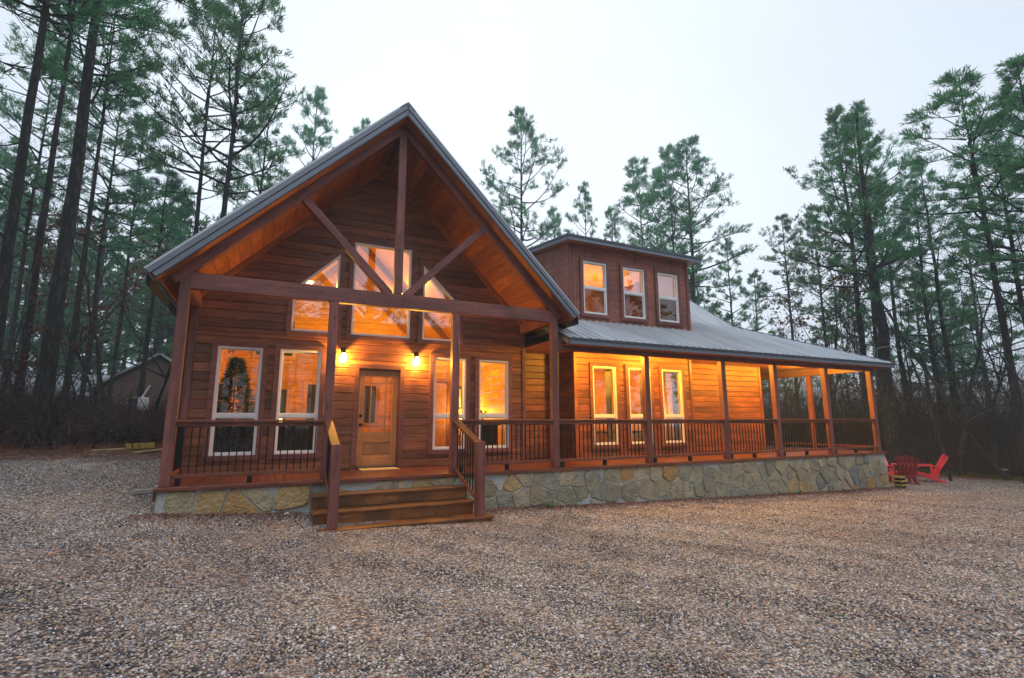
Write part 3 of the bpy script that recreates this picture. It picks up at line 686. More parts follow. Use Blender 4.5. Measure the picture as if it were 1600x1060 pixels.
plank('rake_trim', (7.345, -.31, EZ-.11), (7.345, 3.0, EZ-.11+3.31*SL), .085, .022, TRIM, proof); plank('rake_trim', (7.345, -.31, EZ-.035), (7.345, 3.0, EZ-.035+3.31*SL), .06, .04, TRIMD, proof)
bx('fascia', 19.90, 19.925, -.31, 9, EZ-.155, EZ-.01, TRIM, proof)
bx('eave_soffit', 7.37, 19.9, -.308, -.002, EZ-.15, EZ-.135, SOFFIT, proof, 0)
bx('eave_soffit', 19.235, 19.895, .0, 9, EZ-.15, EZ-.135, SOFFIT, proof, 0)
mb = MB(); mb.prism([(D, 2.86), (12, 2.86), (11.5, 4.3), (7.5, 7.4), (3.0, 4.2)], 0, .1); mb.build('east_gable', SIDING, cabin, Matrix(((0, -1, 0, 16.42), (1, 0, 0, 0), (0, 0, 1, 0), (0, 0, 0, 1))))
# --- deck
deck = empty('deck', (9, 0, -.05), None, None, parent=cabin)
x = -.02
while x < 19.28:
    ye = D-.001 if x < 7.15 else (DR if x < 17.0 else 8.0)
    bx('deck_board', x+.003, min(x+.137, 19.3), -.085, ye, -.035, 0, DECK, deck, .003); x += .14
bx('rim_board', -.04, 19.32, -.125, -.087, -.062, -.003, DECK, deck); bx('rim_board', -.04, .0, -.085, D, -.20, -.037, DECK, deck)
# --- railings
railing = empty('railing', (9, 0, 0), None, None, parent=cabin)
def rail(p0, p1, nside, block=True):
    a, b = Vector(p0), Vector(p1); d = (b-a); L = d.length; d.normalize()
    plank('top_rail', a+Vector((0, 0, 1.015)), b+Vector((0, 0, 1.015)), .036, .14, RAIL, railing)
    plank('sub_rail', a+Vector((0, 0, .96)), b+Vector((0, 0, .96)), .07, .038, RAIL, railing)
    plank('bottom_rail', a+Vector((0, 0, .145)), b+Vector((0, 0, .145)), .06, .05, RAIL, railing)
    k = max(2, round(L/.112))
    for i in range(1, k):
        p = a+d*(L*i/k); plank('baluster', p+Vector((0, 0, .176)), p+Vector((0, 0, .925)), .019, .019, BLACK, railing, (1, 0, 0) if abs(d.x) < .5 else (0, 1, 0), 0)
    for t in ([.04, .5] if L > 1.9 else [.04]):
        p = a+d*(L*t); bx('support_block', p.x-.035, p.x+.035, p.y-.035, p.y+.035, .001, .114, BLACK, railing, 0)  # blocks coloured black to stand for the shade under the bottom rail
XR = [(.152, 2.36), (4.912, 7.10), (7.252, 9.716), (9.866, 12.334), (12.484, 14.404), (14.554, 16.727), (16.877, 19.077)]
for a_, b_ in XR: rail((a_, .075, 0), (b_, .075, 0), 0)
rail((.075, .152, 0), (.075, D-.03, 0), 0)
for a_, b_ in ((.152, 2.06), (2.21, 4.12), (4.27, 6.3)): rail((19.15, a_, 0), (19.15, b_, 0), 0)
# --- steps
steps = empty('steps', (3.7, -.6, -.66), None, None, parent=cabin)
TR = [(-.43, -.215, 2.20, 4.97), (-.78, -.43, 2.20, 4.97), (-1.16, -.645, 2.25, 5.19)]
yb = -.13
for i, (yf, zt, xa, xb) in enumerate(TR):
    bx('tread', xa, xb, yf, yf+(.34 if i < 2 else .40), zt-.038, zt, STEP, steps, .006)
    zb = zt-.038; zn = (TR[i+1][1] if i < 2 else -.78)
    bx('riser', xa+.03, xb-.03, yf+.03, yf+.05, zn+.001, zb-.001, STEP, steps, .003)
for x in (2.23, 4.93):
    mb = MB(); P = [(-.14, -.25), (-.40, -.25), (-.40, -.47), (-.74, -.47), (-.74, -.685), (-1.12, -.685), (-1.12, -.80), (-.14, -.80)]
    mb.prism(P, -.012, .012); mb.build('stringer', STEP, steps, Matrix(((0, 1, 0, x), (1, 0, 0, 0), (0, 0, 1, 0), (0, 0, 0, 1))))
for x0, x1, xp in ((2.40, 2.55, 2.44), (4.87, 5.02, 4.84)):
    bx('newel_post', x0, x1, -1.12, -.97, -.645, .645, BEAM, steps, .008)
    xm = (x0+x1)/2
    plank('handrail', (xp, .0, 1.02), (xm, -.972, .62), .036, .14, RAIL, steps)
    plank('sub_rail', (xp, -.01, .965), (xm, -.972, .56), .06, .038, RAIL, steps)
    plank('bottom_rail', (xp, -.01, .09), (xm, -.972, -.40), .07, .04, RAIL, steps)
    for k in range(1, 9):
        t = k/9; x = xp+(xm-xp)*t; y = -.972*t
        plank('baluster', (x, y, .125-.49*t), (x, y, .935-.403*t), .019, .019, BLACK, steps, (0, 1, 0), 0)

# --- stone foundation
def clip(poly, nx_, ny_, c):
    out = []
    for i in range(len(poly)):
        p, q = poly[i], poly[(i+1) % len(poly)]; dp, dq = p[0]*nx_+p[1]*ny_-c, q[0]*nx_+q[1]*ny_-c
        if dp <= 0: out.append(p)
        if (dp < 0 < dq) or (dq < 0 < dp):
            t = dp/(dp-dq); out.append((p[0]+(q[0]-p[0])*t, p[1]+(q[1]-p[1])*t))
    return out
found = MB(); found.box(.0, 19.27, -.055, .25, -1.6, -.064); found.box(0, .1, .25, 3, -1.3, -.2); found.box(19.17, 19.27, .25, 8, -1.6, -.064)
foundation = found.build('foundation', MORTAR, cabin)
def stones(u0, u1, M, zb, seed, cell=.42):
    rr = random.Random(seed); pts = []
    nu = int((u1-u0)/cell)
    for i in range(nu+2):
        zlo = zb(u0+(i)*cell); nv = max(1, int(round((-.06-zlo)/.34)))
        for j in range(-1, nv+1):
            pts.append((u0+(i-.5)*cell+rr.uniform(-.17, .17), -.06-(j+.5)*((-.06-zlo)/nv)+rr.uniform(-.14, .14)))
    for (px, pz) in pts:
        if not (u0 < px < u1 and zb(px)-.15 < pz < -.065): continue
        poly = [(u0+.004, zb(px)-.25), (u1-.004, zb(px)-.25), (u1-.004, -.068), (u0+.004, -.068)]
        for (qx, qz) in pts:
            if (qx, qz) == (px, pz) or abs(qx-px) > 1.4: continue
            n0, n1 = qx-px, qz-pz; l = math.hypot(n0, n1)
            if l < 1e-3: continue
            n0 /= l; n1 /= l; poly = clip(poly, n0, n1, n0*(px+qx)/2+n1*(pz+qz)/2-.011)
            if len(poly) < 3: break
        if len(poly) < 3: continue
        # roughen the outline a little
        P2 = []
        for i in range(len(poly)):
            a_, b_ = poly[i], poly[(i+1) % len(poly)]; l = math.hypot(b_[0]-a_[0], b_[1]-a_[1])
            if l < .03: continue
            P2.append((a_[0]*.9+b_[0]*.1, a_[1]*.9+b_[1]*.1))
            if l > .16: P2.append(((a_[0]+b_[0])/2+rr.uniform(-.009, .009), (a_[1]+b_[1])/2+rr.uniform(-.009, .009)))
            P2.append((a_[0]*.1+b_[0]*.9, a_[1]*.1+b_[1]*.9))
        if len(P2) < 3: continue
        cx = sum(p[0] for p in P2)/len(P2); cz = sum(p[1] for p in P2)/len(P2)
        t = rr.uniform(.016, .046); ta, tb = rr.uniform(-.05, .05), rr.uniform(-.06, .06); m_ = len(P2)
        V = [(x-cx, .01, z-cz) for x, z in P2]+[(x-cx, -t*.55, z-cz) for x, z in P2]
        V += [((x-cx)*.93, -t-(x-cx)*ta-(z-cz)*tb, (z-cz)*.93) for x, z in P2]
        Fc = [(i, (i+1) % m_, m_+(i+1) % m_, m_+i) for i in range(m_)]+[(m_+i, m_+(i+1) % m_, 2*m_+(i+1) % m_, 2*m_+i) for i in range(m_)]+[tuple(range(2*m_, 3*m_))]
        obj('stone', mesh('stone', V, Fc, STONE), foundation, M @ Matrix.Translation((cx, 0, cz)))
stones(0.0, 19.27, Matrix.Translation((0, -.055, 0)), lambda u: float(gz(u, -.1)), 5, .44)
stones(0.0, 3.0, Matrix(((0, 1, 0, 0.0), (-1, 0, 0, 3.0), (0, 0, 1, 0), (0, 0, 0, 1))), lambda u: -.45, 8)
stones(0.0, 3.0, Matrix(((0, -1, 0, 19.27), (1, 0, 0, 0), (0, 0, 1, 0), (0, 0, 0, 1))), lambda u: -1.15, 9)

# --- interiors
inn = empty('interior', (4, 4, 0), None, None, parent=cabin)
def room(x0, x1, y0, y1, z0, z1, name='room_wall', front=False):
    mb = MB(); t = .04
    mb.box(x0-t, x1+t, y1, y1+t, z0, z1); mb.box(x0-t, x0, y0, y1, z0, z1); mb.box(x1, x1+t, y0, y1, z0, z1); mb.build(name, PINE, inn)
    mb = MB(); mb.box(x0, x1, y0, y1, z0-t, z0); mb.build('room_floor', SIDING, inn)
    mb = MB(); mb.box(x0-t, x1+t, y0, y1, z1, z1+t); mb.build('room_ceiling', PINE, inn)
# great room: walls of horizontal boards, sloped ceiling
gx0, gx1, gy0, gy1 = .16, 7.09, D+.15, 9.3
def iboards(x0, x1, z0, z1, y, M, c=.2, hls=(), gab=False):
    z = z0
    while z < z1-.02:
        ze = min(z+c, z1); segs = [(x0, x1)]
        if gab: hw = min(3.46, 6.74-ze); segs = [(XC-hw, XC+hw)]
        for (hx0, hx1, hz0, hz1) in hls:
            if ze > hz0 and z < hz1:
                segs = [q for (sa, sb) in segs for q in (((sa, min(sb, hx0)), (max(sa, hx1), sb)) if hx0 < sb and hx1 > sa else ((sa, sb),)) if q[1]-q[0] > .02]
        for sa, sb in segs:
            L_ = sb-sa; obj('wall_board', boxmesh(L_, ze-z-.006, .02, PINE, .004), inn, M @ Matrix.Translation(((sa+sb)/2, y, (z+ze)/2)))
        z = ze
HB = ((1.1, 2.0, 0, 2.1), (2.6, 3.5, .9, 2.3), (4.2, 5.0, .9, 2.3), (.9, 2.1, 3.2, 4.5))
iboards(gx0, gx1, 0, 6.4, gy1-.02, I4, hls=HB, gab=True)
Ml = Matrix(((0, 1, 0, gx0+.02), (-1, 0, 0, gy1), (0, 0, 1, 0), (0, 0, 0, 1))); iboards(0, gy1-gy0, 0, 3.4, 0, Ml)
Mr = Matrix(((0, -1, 0, gx1-.02), (1, 0, 0, gy0), (0, 0, 1, 0), (0, 0, 0, 1))); iboards(0, gy1-gy0, 0, 3.4, 0, Mr)
# partition that the two right-hand windows look at
mbp = MB(); mbp.box(4.75, gx1-.05, 4.62, 4.74, 0, 3.0); mbp.build('partition', PINE, inn); iboards(4.75, gx1-.05, 0, 3.0, 4.6, I4, hls=((5.35, 6.2, 0, 2.1),))
bx('inner_door', 5.40, 6.15, 4.56, 4.60, 0.01, 2.05, DOORW, inn); bx('inner_door_casing', 5.30, 5.395, 4.55, 4.61, .01, 2.14, SIDING, inn); bx('inner_door_casing', 6.155, 6.25, 4.55, 4.61, .01, 2.14, SIDING, inn); bx('inner_door_casing', 5.30, 6.25, 4.55, 4.61, 2.142, 2.23, SIDING, inn)
_m = MB(); _m.prism([(gx0, 0), (gx1, 0), (gx1, 3.3), (XC, 6.74), (gx0, 3.3)], gy1, gy1+.05); _m.build('back_wall', PINE, inn)
_m = MB()
for _k in range(19): _m.box(-.024, -.0005, D, 11.49, .004+_k*.178, .174+_k*.178)
tag(_m.build('side_siding', SIDING, cabin), kind='stuff')
for (x0, x1, z0, z1) in HB:
    P = rect(x0, x1, z0, z1); mb = MB(); mb.ring(offset(P, -.1), offset(P, .03), gy1-.06, gy1-.02); f_ = mb.build('back_window', DOORW, inn)
    mb = MB(); mb.prism(offset(P, .03), gy1-.03, gy1-.02); mb.build('pane', DARKGL, f_)
for s in (-1, 1):
    pts = [(XC, gy0, 6.75), (XC+s*3.5, gy0, 3.25), (XC+s*3.5, gy1, 3.25), (XC, gy1, 6.75)]
    if s > 0: pts = pts[::-1]
    sheet('sloped_ceiling', pts, .03, PINE, inn)
    for y in (3.5, 6.0, 8.2): plank('ceiling_beam', (XC, y, 6.62), (XC+s*3.45, y, 3.17), .16, .1, SIDING, inn)
bx('great_room_floor', gx0, 7.09, D+.15, gy1, -.05, 0.01, RAIL, inn, 0)
# bedroom and loft
room(bx0+.12, bx1-.14, D+.15, 5.4, 0.0, 2.75); room(DXa+.1, DXb-.1, D+.13, 5.6, 3.85, 5.80)
# curtains beside the bedroom windows
for p in WB:
    x1_ = p[1][0]-.03; mb = MB(); n_ = 12; ws = .17
    for lay in (0,):
        base = len(mb.V)
        for i in range(n_+1):
            xx = x1_-ws+ws*i/n_; yy = D+.16+.022*math.sin(i*1.9)
            mb.V += [(xx, yy, .15), (xx, yy, 2.55)]
        for i in range(n_): q = base+2*i; mb.F.append((q, q+2, q+3, q+1))
    o = mb.build('curtain', CURT); sol = o.modifiers.new('thick', 'SOLIDIFY'); sol.thickness = .01
    tag(o, {0: 'olive curtain at the right side of the first bedroom window past the corner post', 1: 'olive curtain in the middle bedroom window beside the porch post', 2: 'olive curtain in the third bedroom window, next to the bright bedside lamp'}[WB.index(p)], 'curtain', 'olive curtains in the bedroom windows')
def table_lamp(x, y, z, label, sc=1.0, en=45):
    e = empty('table_lamp', (x, y, z), label, 'lamp')
    mb = MB(); mb.lathe([(.07, 0), (.07, .02), (.02, .04), (.035, .12), (.05, .18), (.02, .26), (.012, .30)], (x, y, z)); mb.build('lamp_base', BLACK, e, smooth=True)
    mb = MB(); mb.lathe([(.14*sc, .30), (.09*sc, .30+.2*sc)], (x, y, z), 20); mb.build('lamp_shade', SHADE, e)
    l = bpy.data.lights.new('lamp_light', 'POINT'); l.energy = en; l.color = (1, .6, .09); l.shadow_soft_size = .08
    lo = link(bpy.data.objects.new('lamp_light', l), e, Matrix.Translation((x, y, z+.62)))
def side_table(x, y, label, h=.6):
    e = empty('side_table', (x, y, 0), label, 'table')
    bx('tabletop', x-.25, x+.25, y-.2, y+.2, h-.03, h, DOORW, e)
    for sx_ in (-.22, .22):
        for sy in (-.17, .17): bx('leg', x+sx_-.02, x+sx_+.02, y+sy-.02, y+sy+.02, .011, h-.031, DOORW, e, 0)
for x, y, lab in ((10.85, 4.6, 'small lit bedside lamp seen through the first bedroom window'), (12.55, 3.0, 'large lit bedside lamp seen low in the third bedroom window'), (6.6, 4.2, 'lit lamp with tapered shade seen behind the right stair post'), (1.7, 5.5, 'lit lamp behind the indoor tree in the leftmost window')):
    side_table(x, y, lab.replace('small lit bedside lamp', 'bedside table under the small lamp').replace('large lit bedside lamp', 'bedside table under the large lamp').replace('lit lamp with tapered shade', 'side table under the lamp').replace('lit lamp behind', 'side table under the lamp behind'), .62)
    table_lamp(x, y, .621, lab, 1.25 if 'large' in lab else 1)
for x, lab in ((10.0, 'low lamp lighting the loft ceiling behind the left dormer windows'), (12.0, 'low lamp lighting the loft ceiling behind the right dormer window')):
    table_lamp(x, 4.0, 3.86, lab, 1.0, 170)
# picture frames
def picture(x0, x1, z0, z1, y, label):
    e = empty('picture_frame', ((x0+x1)/2, y, z0), label, 'picture'); P = rect(x0, x1, z0, z1)
    mb = MB(); mb.ring(P, offset(P, .045), y-.025, y); mb.build('frame', BLACK, e); mb = MB(); mb.prism(offset(P, .045), y-.012, y-.006); mb.build('print', CURT, e)
picture(5.0, 5.25, 1.35, 1.9, 4.585, 'black framed picture on the inside wall, seen in the window right of the door')
picture(6.35, 6.65, 1.35, 2.0, 4.585, 'black framed picture seen at the left edge of the window nearest the gable corner')
# bed and sofa silhouettes
sofa = empty('sofa', (1.6, 3.2, 0), 'dark sofa standing behind the low panes of the two left windows', 'sofa')
bx('seat', .5, 2.9, 2.75, 3.6, .12, .45, FABD, sofa, .04); bx('backrest', .5, 2.9, 2.35, 2.72, .1, .95, FABD, sofa, .06)
for x in (.28, 2.92): bx('armrest', x, x+.2, 2.36, 3.6, .1, .65, FABD, sofa, .05)
desk = empty('cabinet', (6.6, 3, 0), 'dark cabinet behind the lower pane of the window nearest the gable corner', 'cabinet')
bx('cabinet_body', 6.25, 6.75, 2.2, 2.7, .02, .88, FABD, desk, .01); bx('cabinet_top', 6.2, 6.8, 2.15, 2.75, .882, .92, BLACK, desk, .01)
hors = empty('horse_figurine', (6.45, 2.4, .92), 'small dark figurine on the cabinet behind the window nearest the gable corner', 'figurine')
mb = MB(); mb.lathe([(.10, 0), (.10, .02), (.03, .03)], (6.42, 2.4, .922)); mb.tube([(6.42, 2.4, .95), (6.40, 2.4, 1.15), (6.36, 2.4, 1.28)], [.025, .03, .02], 8); mb.tube([(6.40, 2.4, 1.12), (6.50, 2.4, 1.24), (6.55, 2.4, 1.22)], [.02, .02, .01], 8); mb.tube([(6.38, 2.4, 1.2), (6.30, 2.4, 1.34)], [.02, .008], 6); mb.build('figure', BLACK, hors, smooth=True)
bed = empty('bed', (11.6, 4.2, 0), 'bed with dark patterned cover seen low in the middle bedroom window', 'bed')
bx('mattress', 10.95, 12.6, 3.3, 5.2, .3, .62, CURT, bed, .05); bx('headboard', 10.9, 12.65, 5.22, 5.32, .02, 1.2, DOORW, bed, .02); bx('bed_cover', 10.93, 12.62, 3.28, 4.6, .622, .66, FABD, bed, .02)
# indoor christmas tree in the first window
def xmas():
    e = empty('christmas_tree', (.78, 2.55, 0), 'dark green christmas tree standing inside the leftmost window', 'tree')
    mb = MB(); mb.tube([(.78, 2.55, .011), (.78, 2.55, 2.3)], [.03, .008], 6); mb.build('trunk', BARK, e)
    V = []; Fc = []
    for i in range(6000):
        h = .3+2.05*(1-random.random()**.7) if False else .3+2.05*random.random()**1.2; R_ = .70*(2.45-h)/2.1+.04
        a_ = random.uniform(0, 6.283); r_ = R_*math.sqrt(random.random()); c = Vector((.78+r_*math.cos(a_), 2.55+r_*math.sin(a_)*.9, h-.1*r_))
        d = Vector((math.cos(a_), math.sin(a_), random.uniform(-.3, .5))).normalized()*random.uniform(.06, .13); s_ = d.orthogonal().normalized()*.018
        n0 = len(V); V += [tuple(c-s_), tuple(c+s_), tuple(c+d)]; Fc.append((n0, n0+1, n0+2))
    obj('crown', mesh('crown', V, Fc, XMAS), e)
xmas()
# room lights (ceiling fixtures of the place)
def ceiling_light(x, y, z, en, label, cat='ceiling light', r=.1, drop=.0, group=None, col=(1, .58, .05)):
    e = empty('ceiling_light', (x, y, z), label, cat, group)
    mb = MB(); mb.lathe([(r*1.15, 0), (r*1.15, -.015), (r, -.02)], (x, y, z), 18); mb.build('trim_ring', WHITE, e)
    mb = MB(); mb.lathe([(r*.95, -.021), (r*.9, -.035), (r*.3, -.045)], (x, y, z), 18); mb.build('lens', BULB, e)
    l = bpy.data.lights.new('ceiling_lamp', 'POINT'); l.energy = en*(3.9 if group else 1.8); l.color = col; l.shadow_soft_size = .06
    link(bpy.data.objects.new('ceiling_lamp', l), e, Matrix.Translation((x, y, z-.14)))
ceiling_light(2.2, 4.4, 4.7, 150, 'round light on the sloped great room ceiling, left of the ridge')
ceiling_light(5.0, 6.4, 5.0, 150, 'round light on the sloped great room ceiling, right of the ridge')
ceiling_light(5.9, 3.2, 3.2, 60, 'round light in front of the partition, inside the right-hand windows')
ceiling_light(11.2, 3.2, 2.74, 60, 'round ceiling light glowing at the top of the first bedroom window')

pg = 'lights in the porch ceiling'
for x, y, en, lab in ((9.25, .42, 52, 'porch ceiling light by the recess next to the gable corner post'), (11.3, .8, 42, 'porch ceiling light in front of the bedroom windows'), (14.0, .95, 50, 'porch ceiling light before the recessed end wall'), (16.6, .95, 50, 'porch ceiling light near the far end of the end wall'), (17.9, 1.4, 34, 'porch ceiling light over the side porch at the far corner')):
    ceiling_light(x, y, 2.834, en, lab, group=pg, col=(1, .51, .035))
# wall lanterns
def lantern(x, label, z=SZ(2.39)):
    y = D-.16; e = empty('wall_lantern', (x, D-.03, z-.1), label, 'lantern', 'lanterns either side of the front door')
    bx('back_plate', x-.05, x+.05, D-.045, D-.029, z+.02, z+.24, BLACK, e)
    mb = MB(); mb.tube([(x, D-.045, z+.16), (x, D-.10, z+.22), (x, y, z+.21), (x, y, z+.15)], .009, 8); mb.build('bracket', BLACK, e)
    mb = MB(); mb.lathe([(.085, .105), (.08, .115), (.045, .14), (.03, .165), (.012, .18)], (x, y, z), 16); mb.build('cap', BLACK, e)
    mb = MB(); mb.lathe([(.022, -.098), (.026, -.105), (.012, -.125)], (x, y, z), 12); mb.tube([(x-.062, y, z-.1), (x+.062, y, z-.1)], .004, 6); mb.tube([(x, y-.062, z-.1), (x, y+.062, z-.1)], .004, 6); mb.build('base_ring', BLACK, e)
    mb = MB()
    for k in range(4):
        t = math.pi/4+k*math.pi/2; mb.tube([(x+.062*math.cos(t), y+.062*math.sin(t), z-.1), (x+.075*math.cos(t), y+.075*math.sin(t), z+.106)], .005, 6)
    mb.build('cage', BLACK, e)
    mb = MB(); mb.lathe([(.03, -.09), (.055, -.07), (.06, .0), (.055, .07), (.03, .1)], (x, y, z), 16); mb.build('glass_bulb', LBULB, e, smooth=True)
    l = bpy.data.lights.new('lantern_lamp', 'POINT'); l.energy = 95; l.color = (1, .50, .06); l.shadow_soft_size = .03
    lo = link(bpy.data.objects.new('lantern_lamp', l), e, Matrix.Translation((x, y, z-.0)))
lantern(SX(2.885), 'lit lantern on the wall left of the front door, beside the left stair post'); lantern(SX(4.55), 'lit lantern on the wall right of the front door')
# doormat
mt = obj('doormat', boxmesh(.78, .42, .02, MATM, .006), None, Matrix.Translation((SX(3.72), 1.28, .012)) @ Matrix.Rotation(math.pi/2, 4, 'X'))
mt.matrix_basis = Matrix.Translation((SX(3.72), 1.33, .012)) @ Matrix.Rotation(math.pi/2, 4, 'X')
tag(mt, 'tan coir doormat lying on the deck in front of the door', 'doormat')

# ------------------------------------------------------------------ yard things
def plastic(name, c):
    m, n, b = mat(name); b.inputs['Base Color'].default_value = (*c, 1); b.inputs['Roughness'].default_value = .38; return m
PK = plastic('pink_plastic', (.80, .13, .22)); RD = plastic('red_plastic', (.68, .035, .07)); MR = plastic('maroon_plastic', (.24, .012, .022))
def adirondack(loc, rz, m_, label):
    e = empty('adirondack_chair', loc, label, 'chair', 'plastic adirondack chairs beside the cabin', rz); W = WM[e.name]
    def pl(name, p0, p1, w_, t_, upv=(0, 0, 1)):
        return plank(name, W @ Vector(p0), W @ Vector(p1), w_, t_, m_, e, W.to_3x3() @ Vector(upv), .006)
    for s in (-.30, .30):
        pl('front_leg', (.42, s, 0), (.40, s, .54), .09, .035, (1, 0, 0))
        pl('armrest', (-.28, s*1.08, .575), (.48, s*1.08, .56), .028, .13)
        pl('rear_leg', (.36, s*.86, .34), (-.48, s*.86, .0), .10, .03)
        pl('arm_support', (-.25, s*.93, .2), (-.28, s*1.0, .56), .06, .03, (1, 0, 0))
    for i in range(6): t = i/5; pl('seat_slat', (.40-.62*t, -.27, .37-.16*t), (.40-.62*t, .27, .37-.16*t), .02, .10)
    for i in range(-2, 3):
        h = .98-.045*abs(i); b0 = (-.22, i*.085, .20); b1 = (-.60, i*.135, h); pl('back_slat', b0, b1, .022, .095, (1, 0, .4))
    pl('back_rail', (-.50, -.29, .70), (-.50, .29, .70), .05, .02); pl('back_rail', (-.27, -.27, .26), (-.27, .27, .26), .05, .02)
adirondack((21.4, .95, float(gz(21.4, .9))), math.radians(-112), PK, 'pink adirondack chair half hidden behind the stone foundation corner')
adirondack((21.1, .42, float(gz(21.6, 0))), math.radians(42), MR, 'dark red adirondack chair seen from behind, between the two brighter chairs')
adirondack((22.5, .42, float(gz(23.0, 0))), math.radians(132), RD, 'bright red adirondack chair in profile, farthest right of the three')
YEL = plain('yellow_timber', (.36, .25, .06), .7, noise=.2); TANW = plain('weathered_timber', (.38, .29, .17), .8, noise=.25)
stack = empty('firewood_stack', (19.5, -.35, -1.1), 'low stack of split yellow planks at the foot of the stone corner', 'woodpile')
for i, z in enumerate((-1.06, -.94, -.82)):
    bx('split_log', 19.42, 19.72, -.38+.02*i, -.10, z, z+.06, YEL, stack, .015); bx('spacer', 19.45, 19.53, -.34, -.14, z-.055, z-.002, BLACK, stack, .005); bx('spacer', 19.62, 19.68, -.34, -.14, z-.055, z-.002, BLACK, stack, .005)
def ground_plank(name, x0, y0, x1, y1, w_, t_, m_, label, cat='plank'):
    z0, z1 = float(gz(x0, y0))+t_/2+.015, float(gz(x1, y1))+t_/2+.015
    o = plank(name, (x0, y0, z0), (x1, y1, z1), t_, w_, m_, None, (0, 0, 1), .006); return tag(o, label, cat)
ground_plank('timber_block', -1.68, 5.98, -1.12, 6.12, .32, .13, YEL, 'yellow timber block lying at the edge of the pine straw left of the cabin', 'timber')
ground_plank('loose_board', -2.3, 5.75, -1.7, 5.95, .16, .04, TANW, 'pale loose board on the gravel left of the yellow block')
ground_plank('loose_board', -1.35, 5.35, -.8, 5.8, .16, .04, TANW, 'pale loose board on the gravel between yellow block and cabin post')
ground_plank('stone_ledge', -.55, 1.22, -.03, 1.36, .16, .07, CONC, 'grey stone ledge in the gravel against the left cabin corner', 'ledge')

# neighbouring house beyond the trees at left
NB = plain('neighbour_siding', (.16, .085, .065), .8, noise=.25, scale=2); NR = plain('neighbour_roof', (.34, .36, .40), .5, noise=.5, scale=.9)
nb_ = empty('neighbour_cabin', (-8, 33, .9), 'brown neighbouring cabin with pale roof among the trees at far left', 'cabin')
def nbox(name, x0, x1, y0, y1, z0, z1, m_): return bx(name, x0, x1, y0, y1, z0, z1, m_, nb_, 0)
ax = -7.6
nbox('wall', ax-6.2, ax-1.2, 30, 36, .5, 2.7, NB); nbox('wall', ax-.4+.0, ax+5.6, 28.5, 36, .5, 2.9, NB)
mb = MB(); mb.prism([(ax-.4, 2.9), (ax+5.6, 2.9), (ax+2.6, 4.95)], 28.5, 36); mb.build('gable_wall', NB, nb_)
for s in (-1, 1): sheet('roof', ([(ax+2.6, 28.1, 5.15), (ax+2.6+s*3.5, 28.1, 2.75), (ax+2.6+s*3.5, 36, 2.75), (ax+2.6, 36, 5.15)])[::(1 if s < 0 else -1)], .12, NR, nb_)
sheet('roof', [(ax-6.9, 29.3, 2.55), (ax-1.0, 29.3, 2.55), (ax-.2, 33.2, 4.1), (ax-6.9, 33.2, 4.1)], .12, NR, nb_)
for x, z in ((ax-4.9, 1.3), (ax-2.9, 1.3), (ax+1.1, 1.4), (ax+4.2, 1.5)):
    yy = 29.97 if x < ax-.4 else 28.47; P = rect(x, x+1.0, z, z+1.1); mb = MB(); mb.ring(P, offset(P, .1), yy-.04, yy); f_ = mb.build('window', TANW, nb_)
    mb = MB(); mb.prism(offset(P, .1), yy-.02, yy-.005); mb.build('pane', DARKGL, f_)
nbox('wall', ax-1.2, ax-.4, 31, 36, .5, 3.2, NB)
ub = empty('utility_box', (-2.65, 12.6, .9), 'white utility box on a short post with a slanting white rod, left of the cabin', 'utility box')
bx('post', -2.7, -2.62, 12.6, 12.68, .7, 1.5, TANW, ub); bx('box', -2.8, -2.5, 12.42, 12.6, 1.40, 1.86, WHITE, ub, .02)
mb = MB(); mb.tube([(-2.7, 12.5, 1.86), (-2.5, 12.5, 2.3)], .03, 6); mb.build('rod', WHITE, ub)
# garden hook and dish at right
gh = empty('garden_hook', (26.0, -.2, -1.15), 'thin green shepherd hook with a white dish at the right edge of the woods', 'garden hook')
GP = plain('green_paint', (.03, .12, .07), .5); zz_ = float(gz(26.0, -.2))
mb = MB(); mb.tube([(26.0, -.2, zz_-.1), (26.0, -.2, zz_+1.2), (26.03, -.25, zz_+1.3), (26.08, -.32, zz_+1.2)], .012, 6); mb.build('pole', GP, gh)
mb = MB(); mb.lathe([(.05, 0), (.13, .03), (.15, .05)], (26.12, -.35, zz_+.33), 14); mb.tube([(26.0, -.2, zz_+.33), (26.12, -.35, zz_+.335)], .012, 6); mb.build('dish', WHITE, gh)

# ------------------------------------------------------------------ vegetation
def tube_np(P, R_, n=5):
    P = np.asarray(P, float); k = len(P); d = np.gradient(P, axis=0); d /= np.linalg.norm(d, axis=1)[:, None]+1e-9
    ref = np.where(np.abs(d[:, 2:3]) > .9, [[1., 0, 0]], [[0, 0, 1.]]); a = np.cross(d, ref); a /= np.linalg.norm(a, axis=1)[:, None]; b = np.cross(d, a)
    t = np.arange(n)*2*math.pi/n; V = P[:, None]+np.asarray(R_)[:, None, None]*(a[:, None]*np.cos(t)[None, :, None]+b[:, None]*np.sin(t)[None, :, None])
    i = np.arange(k-1)[:, None]*n; j = np.arange(n)[None]; j2 = (j+1) % n
    return V.reshape(-1, 3), np.stack([i+j, i+j2, i+n+j2, i+n+j], -1).reshape(-1, 4)
class NP:
    def __init__(s): s.V = []; s.F = []; s.n = 0
    def add(s, V, F): s.V.append(V); s.F.append(F+s.n); s.n += len(V)
    def get(s): return np.concatenate(s.V), np.concatenate(s.F)
